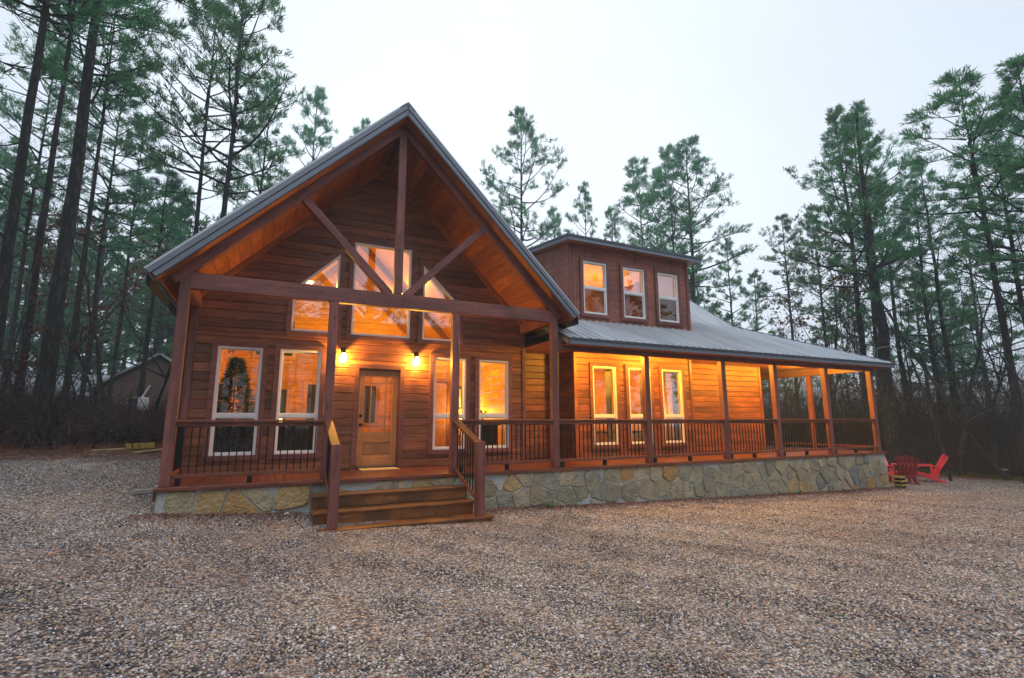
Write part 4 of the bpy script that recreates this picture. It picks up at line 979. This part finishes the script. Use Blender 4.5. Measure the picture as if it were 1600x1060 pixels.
def tufts(C, Dn, r, nn=16, L=.28, wd=.014, spread=.9):
    """needle bunches: nn thin blades per point, fanning round direction Dn"""
    m = len(C); d = Dn[:, None, :]+r.normal(0, spread*.55, (m, nn, 3)); d /= np.linalg.norm(d, axis=2)[..., None]
    ln = L*r.uniform(.6, 1.1, (m, nn, 1)); c = C[:, None, :]+r.normal(0, .05, (m, nn, 3))
    s = np.cross(d, r.normal(0, 1, (m, nn, 3))); s /= np.linalg.norm(s, axis=2)[..., None]+1e-9; s *= wd
    V = np.stack([c-s*.5, c+d*ln*.45+s, c+d*ln, c+d*ln*.45-s], 2).reshape(-1, 3)
    F = np.arange(len(V)).reshape(-1, 4); return V, F
def make_pine(seed, H=20, cs=.45, R_=3.2, r0=.24, nb=58, per=7, nn=15, wd=.016, L=.30, lod=1.0, dead=7, tn=9):
    r = np.random.default_rng(seed); k = 12; t = np.linspace(0, 1, k)
    wob = np.cumsum(r.normal(0, .045, (k, 2)), 0)*H/20; wob -= wob[0]
    P = np.column_stack([wob[:, 0], wob[:, 1], t*H]); rad = r0*(1-t*.93)**.85; rad[0] *= 1.3
    if lod >= 1: P = np.vstack([P[:1]-[0, 0, .4], P]); rad = np.concatenate([[rad[0]*1.15], rad])
    TV, TF = tube_np(P, rad, tn); tz = P[:, 2]
    def at(z): return np.array([np.interp(z, tz, P[:, 0]), np.interp(z, tz, P[:, 1]), z]), np.interp(z, tz, rad)
    B = NP(); C = []; Dn = []
    prof = lambda u: (.62+.38*math.sin(math.pi*min(1, .1+u)))*(1.0-u**2.4)**.62*(1-.18*u)+.10
    gap = r.uniform(0, 6.28)
    for i in range(nb):
        u = (i+r.uniform(-.4, .4))/nb; u = min(max(u, 0), 1); z = H*(cs+(1-cs)*u*.985); p0, tr = at(z)
        az = i*2.4+r.normal(0, .5); Lb = R_*prof(u)*r.uniform(.45, 1.2)*(1.12 if math.cos(az-gap) > .3 else .85)
        el = math.radians(r.uniform(-4, 30)+u*u*42); nseg = 5
        q = [p0]; e2 = el; az2 = az
        for s in range(nseg):
            q.append(q[-1]+Lb/nseg*np.array([math.cos(az2)*math.cos(e2), math.sin(az2)*math.cos(e2), math.sin(e2)])); e2 += r.normal(.07, .10); az2 += r.normal(0, .12)
        q = np.array(q); rb = max(.012, min(tr*.5, .014+.018*Lb))*np.linspace(1, .25, nseg+1); V, F = tube_np(q, rb, 4); B.add(V, F)
        for j in range(per):
            s = r.uniform(.42, 1.0)**.8; f = s*nseg; a_ = int(min(f, nseg-1)); pt = q[a_]+(q[a_+1]-q[a_])*(f-a_)
            side = az2+(1 if j % 2 else -1)*r.uniform(.4, 1.3); ls = Lb*r.uniform(.16, .36)*(1.25-s*.6)+.15; es = r.uniform(.05, .75)
            dv = np.array([math.cos(side)*math.cos(es), math.sin(side)*math.cos(es), math.sin(es)])
            tip = pt+dv*ls; mid = (pt+tip)/2+[0, 0, -.04*ls]; V, F = tube_np([pt, mid, tip+[0, 0, .05]], [rb[a_]*.6+.004, .008, .004], 3); B.add(V, F)
            nt_ = max(2, int(ls/.21))
            for g in range(nt_):
                w_ = 1-g*.23
                if w_ < .25: break
                C.append(pt+(tip-pt)*w_+r.normal(0, .05, 3)); Dn.append(dv*.7+[0, 0, r.uniform(.3, 1.0)])
        C.append(q[-1]); Dn.append(q[-1]-q[-2]+[0, 0, .3]); C.append(q[-2]); Dn.append(np.array([0, 0, 1.])+r.normal(0, .3, 3))
    for g in range(6): C.append(at(H*.999)[0]+[0, 0, -g*.13]+r.normal(0, .06, 3)); Dn.append(np.array([r.normal(0, .4), r.normal(0, .4), 1.]))
    for i in range(dead):
        z = H*r.uniform(cs*.45, cs); p0, tr = at(z); az = r.uniform(0, 6.28); Lb = r.uniform(.5, 2.2); q = [p0]; e2 = r.uniform(-.4, .3)
        for s in range(4): q.append(q[-1]+Lb/4*np.array([math.cos(az)*math.cos(e2), math.sin(az)*math.cos(e2), math.sin(e2)])); e2 += r.normal(0, .2); az += r.normal(0, .2)
        V, F = tube_np(q, .022*np.linspace(1, .2, 5), 3); B.add(V, F)
        for kk in range(3):
            pt = q[2]+(q[4]-q[2])*r.uniform(0, 1); V, F = tube_np([pt, pt+r.normal(0, .25, 3), pt+r.normal(0, .45, 3)], [.008, .005, .003], 3); B.add(V, F)
    C = np.array(C); Dn = np.array(Dn); Dn /= np.linalg.norm(Dn, axis=1)[:, None]
    CV, CF = tufts(C, Dn, r, nn, L, wd)
    return (TV, TF), B.get(), (CV, CF)
PV = []
specs = [dict(H=20, cs=.46, R_=3.1, nb=46), dict(H=20, cs=.58, R_=2.7, nb=36), dict(H=20, cs=.40, R_=2.9, nb=50), dict(H=20, cs=.50, R_=3.5, nb=44), dict(H=20, cs=.62, R_=2.5, nb=32),
         dict(H=20, cs=.26, R_=3.0, nb=60, per=6)]
for i, sp_ in enumerate(specs):
    t_, b_, c_ = make_pine(100+i, **sp_)
    PV.append((fast_mesh('trunk', *t_, BARK, True), fast_mesh('limbs', *b_, BARK), fast_mesh('crown', *c_, NEEDLE)))
# (x, y, height, variant, width scale, trunk scale, label)
PINES = [
 (-3.6, 6.7, 21, 1, 1.1, 0.84, 'thick dark pine at the front of the left woods, trunk flaring into pine straw'),
 (-5.0, 9.3, 20, 4, 1.1, 0.46, 'dark pine trunk in the left woods just left of the thickest one'),
 (-5.5, 12.3, 20, 1, 1.0, 0.50, 'straight pine rising between the thick trunk and the leaning dark one at left'),
 (-5.7, 15.4, 20, 4, 1.0, 0.50, 'slim pine right of the thickest left trunk, behind the red-leaved oak'),
 (-6.5, 20.4, 18, 0, 1.0, 0.50, 'hazy mid-height pine deep in the left woods above the neighbour roof'),
 (-3.6, 16.9, 11.5, 1, .95, 0.53, 'short lone pine standing in front of the neighbouring cabin gable'),
 (-3.8, 4.4, 17, 4, 1.2, 0.56, 'dark pine at the left picture edge with low hanging boughs'),
 (-5.6, 2.4, 17.5, 3, 1.2, 0.62, 'near pine whose boughs hang in from the upper left corner'),
 (-2.2, 17.2, 21.1, 3, 1.1, 0.62, 'tall pine left of the twin trunks rising behind the left roof edge'),
 (-1.0, 14.3, 21.5, 0, 1.05, 0.68, 'tallest pine rising behind the left roof edge, crown cut by the top of view'),
 (0.2, 23.4, 22, 5, .9, 0.64, 'pale full pine behind the roof slope, right of the two tallest'),
 (3.0, 25.4, 24.5, 2, .95, 0.64, 'hazy pine with pointed tufts above the middle of the left roof slope'),
 (6.8, 28.0, 24.8, 4, .9, 0.64, 'pine top barely showing above the roof near the gable peak'),
 (17.2, 21.7, 25.0, 3, 1.05, 0.80, 'lone round-topped pine between gable and dormer'),
 (25.6, 30.7, 23.0, 5, .9, 0.64, 'low hazy pine directly right of the lone round-topped one'),
 (29.3, 30.8, 26.0, 0, .8, 0.64, 'hazy narrow pine above the left part of the dormer roof'),
 (30.4, 23.6, 25.4, 2, 1.35, 0.72, 'pale broad pine above the middle of the dormer roof'),
 (32.1, 30.0, 24.0, 5, .9, 0.64, 'faint pine peeping out between two broader crowns over the dormer'),
 (28.3, 15.9, 22.8, 3, 1.2, 0.88, 'tall dark-trunked pine standing just behind the right end of the dormer'),
 (30.8, 20.5, 25.0, 0, 1.2, 0.64, 'slender pine touching the left of the tall one at the dormer end'),
 (33.6, 17.5, 16.5, 5, .85, 0.56, 'small green pine over the porch roof, right of the dormer'),
 (36.3, 17.3, 14.2, 5, .9, 0.56, 'lowest pine above the porch roof slope, where the skyline dips'),
 (31.1, 10.9, 15.4, 1, .8, 0.56, 'thin greyish pine at the left end of the right-hand woods'),
 (27.7, 5.0, 18.4, 0, .95, 0.76, 'tall leaning-topped pine above the far porch corner'),
 (25.0, 2.6, 16.4, 2, .85, 1.20, 'pine with the thick dark trunk just past the porch roof corner'),
 (33.0, 7.1, 20.6, 3, .9, 0.64, 'leafy pine whose crown merges with the one above the far porch corner'),
 (31.9, 3.2, 15.7, 1, .9, 0.64, 'shorter pine filling the dip in the right-hand woods'),
 (25.1, -1.4, 15.5, 4, 1.15, 0.62, 'high pine with sparse spiky top near the right edge'),
 (23.6, -3.3, 14.3, 0, 1.0, 0.62, 'tallest dark pine at the right picture edge'),
 (27.6, -2.7, 14.5, 3, 1.0, 0.62, 'pine behind the tallest one at the right picture edge'),
 (-6.2, 23.5, 17.5, 1, 1.0, 0.43, 'faint slim pine over the neighbour roof between darker trunks'),
 (-6.0, 31.8, 15.5, 5, 1.0, 0.50, 'pale pine behind the neighbouring cabin gable'),
 (-9.7, 21.5, 20, 0, 1.0, 0.50, 'hazy pine deep behind the dark trunks at far left'),
 (30.0, -0.3, 15.6, 2, .95, 0.64, 'dense pine behind the spiky-topped one at right'),
 (31.7, 3.7, 14.4, 5, .9, 0.64, 'low bushy pine between the two groups of right-hand trees'),
 (33.8, 6.2, 17.0, 1, .9, 0.64, 'pale pine in the gap right of the porch corner trees'),
 (33.8, 10.4, 16.3, 2, .8, 0.56, 'narrow hazy pine left of the far porch corner trees'),
]
def place_pine(x, y, h, v, ws, ts, label, rz=None):
    s = h/20.; z = float(gz(x, y))-.05; e = empty('pine_tree', (x, y, z), label, 'pine tree', 'pine trees around the clearing', rz=rz if rz is not None else random.uniform(0, 6.28))
    W = WM[e.name]
    for nm, me, sc in (('trunk', PV[v][0], ts/s if s < .8 else ts), ('limbs', PV[v][1], ws), ('crown', PV[v][2], ws)):
        sx_ = sc if nm == 'trunk' else ws
        if nm == 'trunk': M = W @ Matrix.Diagonal((ts*1.0, ts*1.0, s, 1))
        else: M = W @ Matrix.Diagonal((ws*(.6+.4*s), ws*(.6+.4*s), s, 1))
        o_ = obj(nm, me, e, M)
        if nm != 'trunk': o_['kind'] = 'stuff'
for a_ in PINES: place_pine(*a_)

# bare deciduous trees
def make_bare(seed, H=7, r0=.06, depth=3, lean=.1, spread=.6, leaves=0, lsz=.05):
    r = np.random.default_rng(seed); B = NP(); T = NP(); LC = []
    def grow(p, d, L, rad, lv):
        k = 5; q = [p]
        for s in range(k): d = d+r.normal(0, .13, 3)+[0, 0, .03]; d /= np.linalg.norm(d); q.append(q[-1]+d*L/k)
        V, F = tube_np(q, rad*np.linspace(1, .45, k+1), 6 if lv == 0 else 3); (T if lv == 0 else B).add(V, F)
        if lv == depth:
            LC.append(q[-1]); LC.append(q[2]); return
        nb = r.integers(4, 7) if lv == 0 else r.integers(3, 6)
        for i in range(nb):
            f = r.uniform(.3, 1)*k; a_ = int(min(f, k-1)); pt = q[a_]+(q[a_+1]-q[a_])*(f-a_)
            nd = d+r.normal(0, spread, 3); nd /= np.linalg.norm(nd); grow(pt, nd, L*r.uniform(.38, .62), rad*.5*(1-.4*f/k), lv+1)
        if lv < depth: grow(q[-1], d, L*.5, rad*.45, lv+1)
    grow(np.array([0, 0, -.2]), np.array([lean, 0, 1.]), H*.6, r0, 0)
    lf = None
    if leaves:
        LC = np.array(LC); c = LC[r.integers(0, len(LC), leaves)]+r.normal(0, .14, (leaves, 3)); a = r.normal(0, 1, (leaves, 3)); a /= np.linalg.norm(a, axis=1)[:, None]; b = np.cross(a, r.normal(0, 1, (leaves, 3))); b /= np.linalg.norm(b, axis=1)[:, None]
        a *= lsz; b *= lsz*.55; V = np.stack([c-a, c-b*.9, c+a, c+b], 1).reshape(-1, 3); lf = (V, np.arange(len(V)).reshape(-1, 4))
    return T.get(), B.get(), lf
BV = []
for i, sp_ in enumerate([dict(H=8, r0=.06), dict(H=10, r0=.08, lean=.2), dict(H=6, r0=.045, spread=.75), dict(H=7, r0=.05, leaves=1500, lsz=.055), dict(H=11, r0=.09, depth=4, spread=.45)]):
    t_, b_, lf = make_bare(200+i, **sp_); BV.append((fast_mesh('trunk', *t_, BARKG, True), fast_mesh('branches', *b_, BARKG, True), fast_mesh('leaves', *lf, REDLEAF) if lf else None))
BARES = [
 (-3.0, 8.6, 3, 1.0, 'oak sapling keeping its dry red leaves, right of the thick left trunk'),
 (-3.9, 13.5, 4, .8, 'bare forked tree standing before the neighbour roof'),
 (-1.9, 10.5, 1, .9, 'bare crooked tree beside the left wall of the cabin'),
 (-6.5, 7.0, 2, 1.0, 'bare sapling deep in shade at the left edge of the woods'),
 (-4.4, 6.1, 0, .7, 'thin pale sapling right at the foot of the thick left trunk'),
 (-2.4, 6.9, 0, .5, 'thin bent sapling rising from the brush left of the cabin'),
 (27.2, 7.4, 3, 1.5, 'reddish oak with dry leaves behind the porch roof hip'),
 (29.5, 9.0, 3, 1.9, 'tall purplish leafy oak at the left end of the right-hand woods'),
 (28.0, 7.8, 4, .9, 'bare branching tree seen through the porch end between posts'),
 (26.5, 5.3, 1, .9, 'bare tree right behind the far porch railing'),
 (26.1, 1.0, 4, 1.0, 'grey many-branched bare tree behind the red chairs'),
 (25.8, -0.7, 1, 1.15, 'leaning bare tree with mossy trunk right of the red chairs'),
 (24.7, -2.2, 4, 1.2, 'bare tree with upright limbs near the garden hook'),
 (29.1, 3.5, 0, 1.2, 'slim bare tree between the thick dark trunk and the red chairs'),
 (26.0, 9.5, 1, 1.0, 'bare tree visible over the side porch railing'),
 (23.1, -3.5, 2, 1.3, 'low spreading bare tree at the right picture edge'),
]
_rb = random.Random(21)
for i in range(34):
    if i < 24: x_, y_ = _rb.uniform(26.5, 36), _rb.uniform(-5, 9); g_ = 'thin bare tree crowded among others in the right-hand thicket'
    else: x_, y_ = _rb.uniform(-11, -2.2), _rb.uniform(7.5, 17); g_ = 'thin bare tree crowded among others in the left thicket'
    v_ = _rb.choice((0, 1, 2, 4, 4)); g_ = {0: 'straight ', 1: 'leaning ', 2: 'low spreading ', 4: 'tall densely twigged '}[v_]+g_
    BARES.append((x_, y_, v_, _rb.uniform(.55, 1.0), g_))
for x, y, v, s, lab in BARES:
    e = empty('bare_tree', (x, y, float(gz(x, y))), lab, 'bare tree', 'leafless trees in the left woods' if x < 5 else 'leafless trees in the right-hand woods', rz=random.uniform(0, 6.28)); W = WM[e.name]
    obj('trunk', BV[v][0], e, W @ Matrix.Diagonal((s, s, s, 1))); obj('branches', BV[v][1], e, W @ Matrix.Diagonal((s, s, s, 1)))['kind'] = 'stuff'
    if BV[v][2]: obj('leaves', BV[v][2], e, W @ Matrix.Diagonal((s, s, s, 1)))['kind'] = 'stuff'
# pale dead branch arching beside the porch corner
mb = MB(); bz = 2.2
pts = [Vector((23.6, .2, -1.2)), Vector((23.4, .4, 1.2)), Vector((22.9, .6, 3.2)), Vector((22.4, .9, 3.75)), Vector((21.9, 1.2, 3.65)), Vector((21.5, 1.4, 3.1))]
mb.tube(pts[2:], [.03, .022, .016, .006], 6)
mb.tube([pts[3], pts[3]+Vector((-.1, .1, -.45)), pts[3]+Vector((.12, 0, -.75)), pts[3]+Vector((-.15, .1, -1.2))], [.018, .014, .01, .004], 5)
mb.tube([pts[4], pts[4]+Vector((-.05, 0, -.5)), pts[4]+Vector((-.25, .1, -.8))], [.012, .009, .003], 5)
ds_ = empty('dead_sapling', (23.6, .2, -1.2), 'dead sapling with pale zigzag branch arching beside the porch roof corner', 'dead tree'); mb.build('branch', PALE, ds_)
mb = MB(); mb.tube(pts[:3], [.05, .045, .031], 6); mb.build('trunk', BARK, ds_)

# undergrowth: brushwood and dry leaves along both edges of the clearing
def brush(name, pts, hts, label, per=26, leaf=.5, m_=TWIG, wk=1.0):
    r = np.random.default_rng(len(pts)); n = len(pts)*per
    c = np.repeat(pts, per, 0)+np.column_stack([r.normal(0, .45, (n, 2)), np.zeros(n)]); h = np.repeat(hts, per)*r.uniform(.35, 1.1, n)
    d = np.column_stack([r.normal(0, .38, (n, 2)), np.ones(n)]); d /= np.linalg.norm(d, axis=1)[:, None]; bend = np.column_stack([r.normal(0, .35, (n, 2)), r.uniform(-.35, .1, n)])
    P0 = c; P1 = c+d*h[:, None]*.5+bend*.1*h[:, None]; P2 = c+d*h[:, None]+bend*h[:, None]*.6
    s = np.cross(d, r.normal(0, 1, (n, 3))); s /= np.linalg.norm(s, axis=1)[:, None]; wd = wk*r.uniform(.004, .013, n)[:, None]
    V = np.stack([P0-s*wd, P0+s*wd, P1-s*wd*.8, P1+s*wd*.8, P2-s*wd*.3, P2+s*wd*.3], 1).reshape(-1, 3); k = np.arange(n)[:, None]*6
    F = np.concatenate([k+[0, 1, 3, 2], k+[2, 3, 5, 4]])
    # side twigs
    t = r.uniform(.3, 1, (n, 3)); Q = []
    for j in range(3):
        q0 = P1+(P2-P1)*t[:, j:j+1]; q1 = q0+r.normal(0, .16, (n, 3))*h[:, None]**.5+[0, 0, .08]; sd = np.cross(q1-q0, r.normal(0, 1, (n, 3))); sd /= np.linalg.norm(sd, axis=1)[:, None]
        Q.append(np.stack([q0-sd*wd*.5, q0+sd*wd*.5, q1+sd*.0015, q1-sd*.0015], 1).reshape(-1, 3))
    QV = np.concatenate(Q); QF = np.arange(len(QV)).reshape(-1, 4)+len(V)
    o = obj(name, fast_mesh(name, np.concatenate([V, QV]), np.concatenate([F, QF]), m_)); tag(o, label, 'undergrowth', kind='stuff')
    nl = int(n*leaf)
    if not nl: return None
    c2 = P1[r.integers(0, n, nl)]+r.normal(0, .25, (nl, 3)); a = r.normal(0, 1, (nl, 3)); a /= np.linalg.norm(a, axis=1)[:, None]; b = np.cross(a, r.normal(0, 1, (nl, 3))); b /= np.linalg.norm(b, axis=1)[:, None]
    a *= .04; b *= .022; V = np.stack([c2-a, c2-b, c2+a, c2+b], 1).reshape(-1, 3)
    return V
def region(n, fx, x0, x1, y0, y1, r):
    x = r.uniform(x0, x1, n); y = r.uniform(y0, y1, n); k = fx(x, y); x, y = x[k], y[k]; return np.column_stack([x, y, gz(x, y)])
r_ = np.random.default_rng(3)
pl_ = region(1500, lambda x, y: (edge_dist(x, y) > .7) & (x < -.8) & ~((x > -1.5) & (y < 6)) & (np.hypot(x+1.5, y-5) > 1), -14, -.8, 1, 24, r_)
pr_ = region(2600, lambda x, y: (edge_dist(x, y) > .5) & (x > 17), 18, 42, -9, 18, r_)
L1 = brush('undergrowth', pl_, (.55+np.clip((-pl_[:, 0]-3.4)*.55, 0, 2.2)+r_.uniform(0, .5, len(pl_)))*np.where(pl_[:, 1] > 12, .5, 1), 'dark purplish brushwood filling the left woods below the pines', 16)
L2 = brush('undergrowth', pr_, (1.1+.6*np.clip(edge_dist(pr_[:, 0], pr_[:, 1]), 0, 6))*r_.uniform(.45, 1.45, len(pr_)), 'dark bare brushwood thicket filling the right-hand woods', 17)
brush('saplings', pl_[::3], 1.2+np.clip((-pl_[::3, 0]-2.5)*.5, 0, 2.4), 'grey leafless stems standing in the left brushwood', 2, .0, BARKG, 2.2)
brush('saplings', pr_[::3], 1.6+.7*np.clip(edge_dist(pr_[::3, 0], pr_[::3, 1]), 0, 6), 'grey leafless stems standing in the right-hand brushwood', 2, .0, BARKG, 2.2)
LV = np.concatenate([L1, L2]); tag(obj('dry_leaves', fast_mesh('dry_leaves', LV, np.arange(len(LV)).reshape(-1, 4), REDLEAF)), 'dry reddish leaves caught in the brushwood of both woods', 'leaves', kind='stuff')
# brush pile of cut branches at left
mb = MB()
for i in range(130):
    cx, cy = random.gauss(-2.3, .9), random.gauss(7.6, .4); z = float(gz(cx, cy))+abs(random.gauss(0, .28)); a_ = random.gauss(.1, .5); L_ = random.uniform(.7, 2.2)
    d = Vector((math.cos(a_), math.sin(a_), random.gauss(0, .18)))*L_/2; c = Vector((cx, cy, z)); mb.tube([c-d, c+Vector((random.gauss(0, .08), 0, random.gauss(0, .08))), c+d], [.022, .016, .006], 4, False)
tag(mb.build('brush_pile', BARKG), 'tangled grey pile of cut branches on the pine straw left of the cabin', 'brush pile', kind='stuff')

# far woods: one mass of thinner pines all round, merged
def far_woods():
    r = np.random.default_rng(55); T = NP(); C = NP(); vs = [make_pine(300+i, H=20, cs=.14+.09*i, R_=3.4, nb=24, per=4, nn=6, wd=.068, L=.58, lod=.5, dead=2, tn=5) for i in range(4)]
    n = 0
    while n < 300:
        a = r.uniform(-math.pi, math.pi) if r.uniform() < .7 else math.radians(r.uniform(-34, 6)); R2 = r.uniform(36, 92); x, y = 4+R2*math.sin(a), -6+R2*math.cos(a)
        dirn = math.degrees(math.atan2(x-1.48, y+9.58)); infront = -34 < dirn < 84
        if not infront:
            if r.uniform() < .35: continue
            R2 = r.uniform(26, 60); x, y = 4+R2*math.sin(a), -6+R2*math.cos(a)
        elif R2 < 46 or (4 < dirn < 22 and r.uniform() < .7): continue
        hmax = 20 if dirn < 24 else 21.5 if dirn < 49 else 12.5 if dirn < 57 else 17
        h = hmax*r.uniform(.75, 1.05)*(1 if infront else 1.1)+ (R2-45)*.08; v = vs[r.integers(0, 4)]; s = h/20; ro = r.uniform(0, 6.28); c_, s_ = math.cos(ro), math.sin(ro)
        A = np.array([[c_*(.5+.5*s), -s_*(.5+.5*s), 0], [s_*(.5+.5*s), c_*(.5+.5*s), 0], [0, 0, s]]).T; o = np.array([x, y, float(gz(x, y))])
        T.add(v[0][0]@A+o, v[0][1]); T.add(v[1][0]@A+o, v[1][1]); C.add(v[2][0]@A+o, v[2][1]); n += 1
    w_ = obj('far_woods', fast_mesh('far_woods', *T.get(), BARK)); tag(w_, 'misty mass of pine trunks far behind the clearing', 'woods', kind='stuff')
    o = obj('foliage', fast_mesh('far_foliage', *C.get(), NEEDLE), w_); o['kind'] = 'stuff'
far_woods()

# pine straw, fallen leaves, weeds
def straw(n, fn, label, name, L=(.05, .11), wd=.0022, m_=None, lift=.012):
    x, y = fn(n); n = len(x); z = gz(x, y)+.02*np.sin(x*1.7+y)*np.sin(y*1.3)+lift+rng.uniform(0, .018, n); a = rng.uniform(0, 6.28, n); l = rng.uniform(*L, n)/2
    d = np.column_stack([np.cos(a)*l, np.sin(a)*l, rng.normal(0, .006, n)]); s = np.column_stack([-np.sin(a), np.cos(a), rng.normal(0, .3, n)])*wd; c = np.column_stack([x, y, z])
    V = np.stack([c-d-s, c-d+s, c+d+s*.6, c+d-s*.6], 1).reshape(-1, 3); tag(obj(name, fast_mesh(name, V, np.arange(len(V)).reshape(-1, 4), m_)), label, 'ground litter', kind='stuff')
STRAW = leafm('pine_straw', (.13, .045, .022), (.32, .13, .07), .0)
def f_left(n): x = rng.uniform(-10, 0, n); y = rng.uniform(1, 9, n); k = (edge_dist(x, y) > rng.uniform(-1.2, 0, n)) & (np.hypot(x+.5, y) > .5); return x[k], y[k]
straw(60000, f_left, 'reddish pine straw carpet at the edge of the left woods', 'pine_straw', (.1, .22), .004, STRAW)
def f_right(n): x = rng.uniform(21, 31, n); y = rng.uniform(-9, 4, n); k = edge_dist(x, y) > rng.uniform(-1.0, .3, n); return x[k], y[k]
straw(30000, f_right, 'brown pine straw under the edge of the right-hand woods', 'pine_straw', (.1, .22), .004, STRAW)
def f_near(n):
    cl = rng.integers(0, 60, n); cx = np.random.default_rng(9).uniform(-6, 16, 60); cy = np.random.default_rng(10).uniform(-7.5, -.6, 60)
    x = cx[cl]+rng.normal(0, .55, n); y = cy[cl]+rng.normal(0, .28, n); k = ~((x > -.1) & (y > -.16)) & ~((x > 2.1) & (x < 5.3) & (y > -1.25)); return x[k], y[k]
straw(24000, f_near, 'thin drifts of brown needles scattered over the gravel', 'needle_litter', (.03, .07), .0014, STRAW)
def f_base(n): x = rng.uniform(-.3, 19.4, n); y = -.12-rng.exponential(.22, n); k = ~((x > 2.1) & (x < 5.3) & (y > -1.25)); return x[k], y[k]
straw(9000, f_base, 'reddish dead leaves blown against the stone foundation', 'leaf_litter', (.02, .05), .009, STRAW)
def weed(x, y, s, label):
    mb = MB(); V = []; Fc = []; z = float(gz(x, y))
    for i in range(7):
        a_ = i*.9+random.random(); d = Vector((math.cos(a_), math.sin(a_), random.uniform(.5, 1.3))).normalized()*s*random.uniform(.7, 1.1); sd = Vector((-math.sin(a_), math.cos(a_), 0))*s*.22; c = Vector((x, y, z)); n0 = len(V)
        V += [tuple(c), tuple(c+d*.5+sd+Vector((0, 0, .1*s))), tuple(c+d), tuple(c+d*.5-sd+Vector((0, 0, .1*s))), tuple(c+d*.5+Vector((0, 0, -.02*s)))]; Fc += [(n0, n0+1, n0+4), (n0+1, n0+2, n0+4), (n0+2, n0+3, n0+4), (n0+3, n0, n0+4)]
    tag(obj('weed', mesh('weed', V, Fc, GREEN)), label, 'weed')
weed(6.78, -.35, .15, 'small green weed at the foot of the stone wall right of the steps'); weed(14.6, -.3, .12, 'tiny green weed by the stone wall under the far porch posts')
# grass fringe at right woods edge
def fringe(n):
    y = rng.uniform(-9, 3, n); x = np.interp(y, [-30, -9, -3.5, 0, 3, 12], [18, 22, 25.4, 26.3, 26.0, 23.5])+rng.normal(.25, .3, n); z = gz(x, y)
    a = rng.uniform(0, 6.28, n); h = rng.uniform(.05, .16, n); s = np.column_stack([np.cos(a), np.sin(a), 0*a])*.006; tip = np.column_stack([x+rng.normal(0, .05, n), y+rng.normal(0, .05, n), z+h]); c = np.column_stack([x, y, z])
    V = np.stack([c-s, c+s, tip+s*.2, tip-s*.2], 1).reshape(-1, 3); tag(obj('grass', fast_mesh('grass', V, np.arange(len(V)).reshape(-1, 4), GRASS)), 'thin yellow-green grass fringe where gravel meets the right-hand woods', 'grass', kind='stuff')
GRASS = leafm('dry_grass', (.08, .10, .025), (.20, .19, .06)); fringe(16000)
o = plank('fallen_leaf', (-.55, -2.35, float(gz(-.5, -2.3))+.03), (-.47, -2.30, float(gz(-.5, -2.3))+.06), .002, .05, plain('orange_leaf', (.55, .16, .05), .6), None, (0, 0, 1), 0)
tag(o, 'single orange leaf lying on the gravel left of the cabin corner', 'leaf')
def cobble(x, y, s, label):
    mb = MB(); mb.lathe([(s*.5, 0), (s, s*.35), (s*.8, s*.75), (s*.3, s*.95)], (x, y, float(gz(x, y))), 9); tag(mb.build('cobble', plain('tan_rock', (.5, .36, .2), .7, noise=.2), smooth=True), label, 'rock')
cobble(1.85, -.22, .05, 'tan cobble against the stone foundation left of the steps'); 

# haze
HZ = True
if HZ:
    hm = bpy.data.materials.new('haze'); hm.use_nodes = True; n = hm.node_tree; n.nodes.clear()
    oo = N(n, 'OutputMaterial'); v = N(n, 'VolumePrincipled'); v.inputs['Color'].default_value = (.82, .96, 1, 1); v.inputs['Density'].default_value = .0026; v.inputs['Anisotropy'].default_value = .2
    n.links.new(v.outputs[0], oo.inputs['Volume'])
    mb = MB(); mb.box(-225, 245, -125, 305, -2.6, 34); h = mb.build('haze', hm); tag(h, 'thin pale mist hanging among the trees', 'haze', kind='stuff')
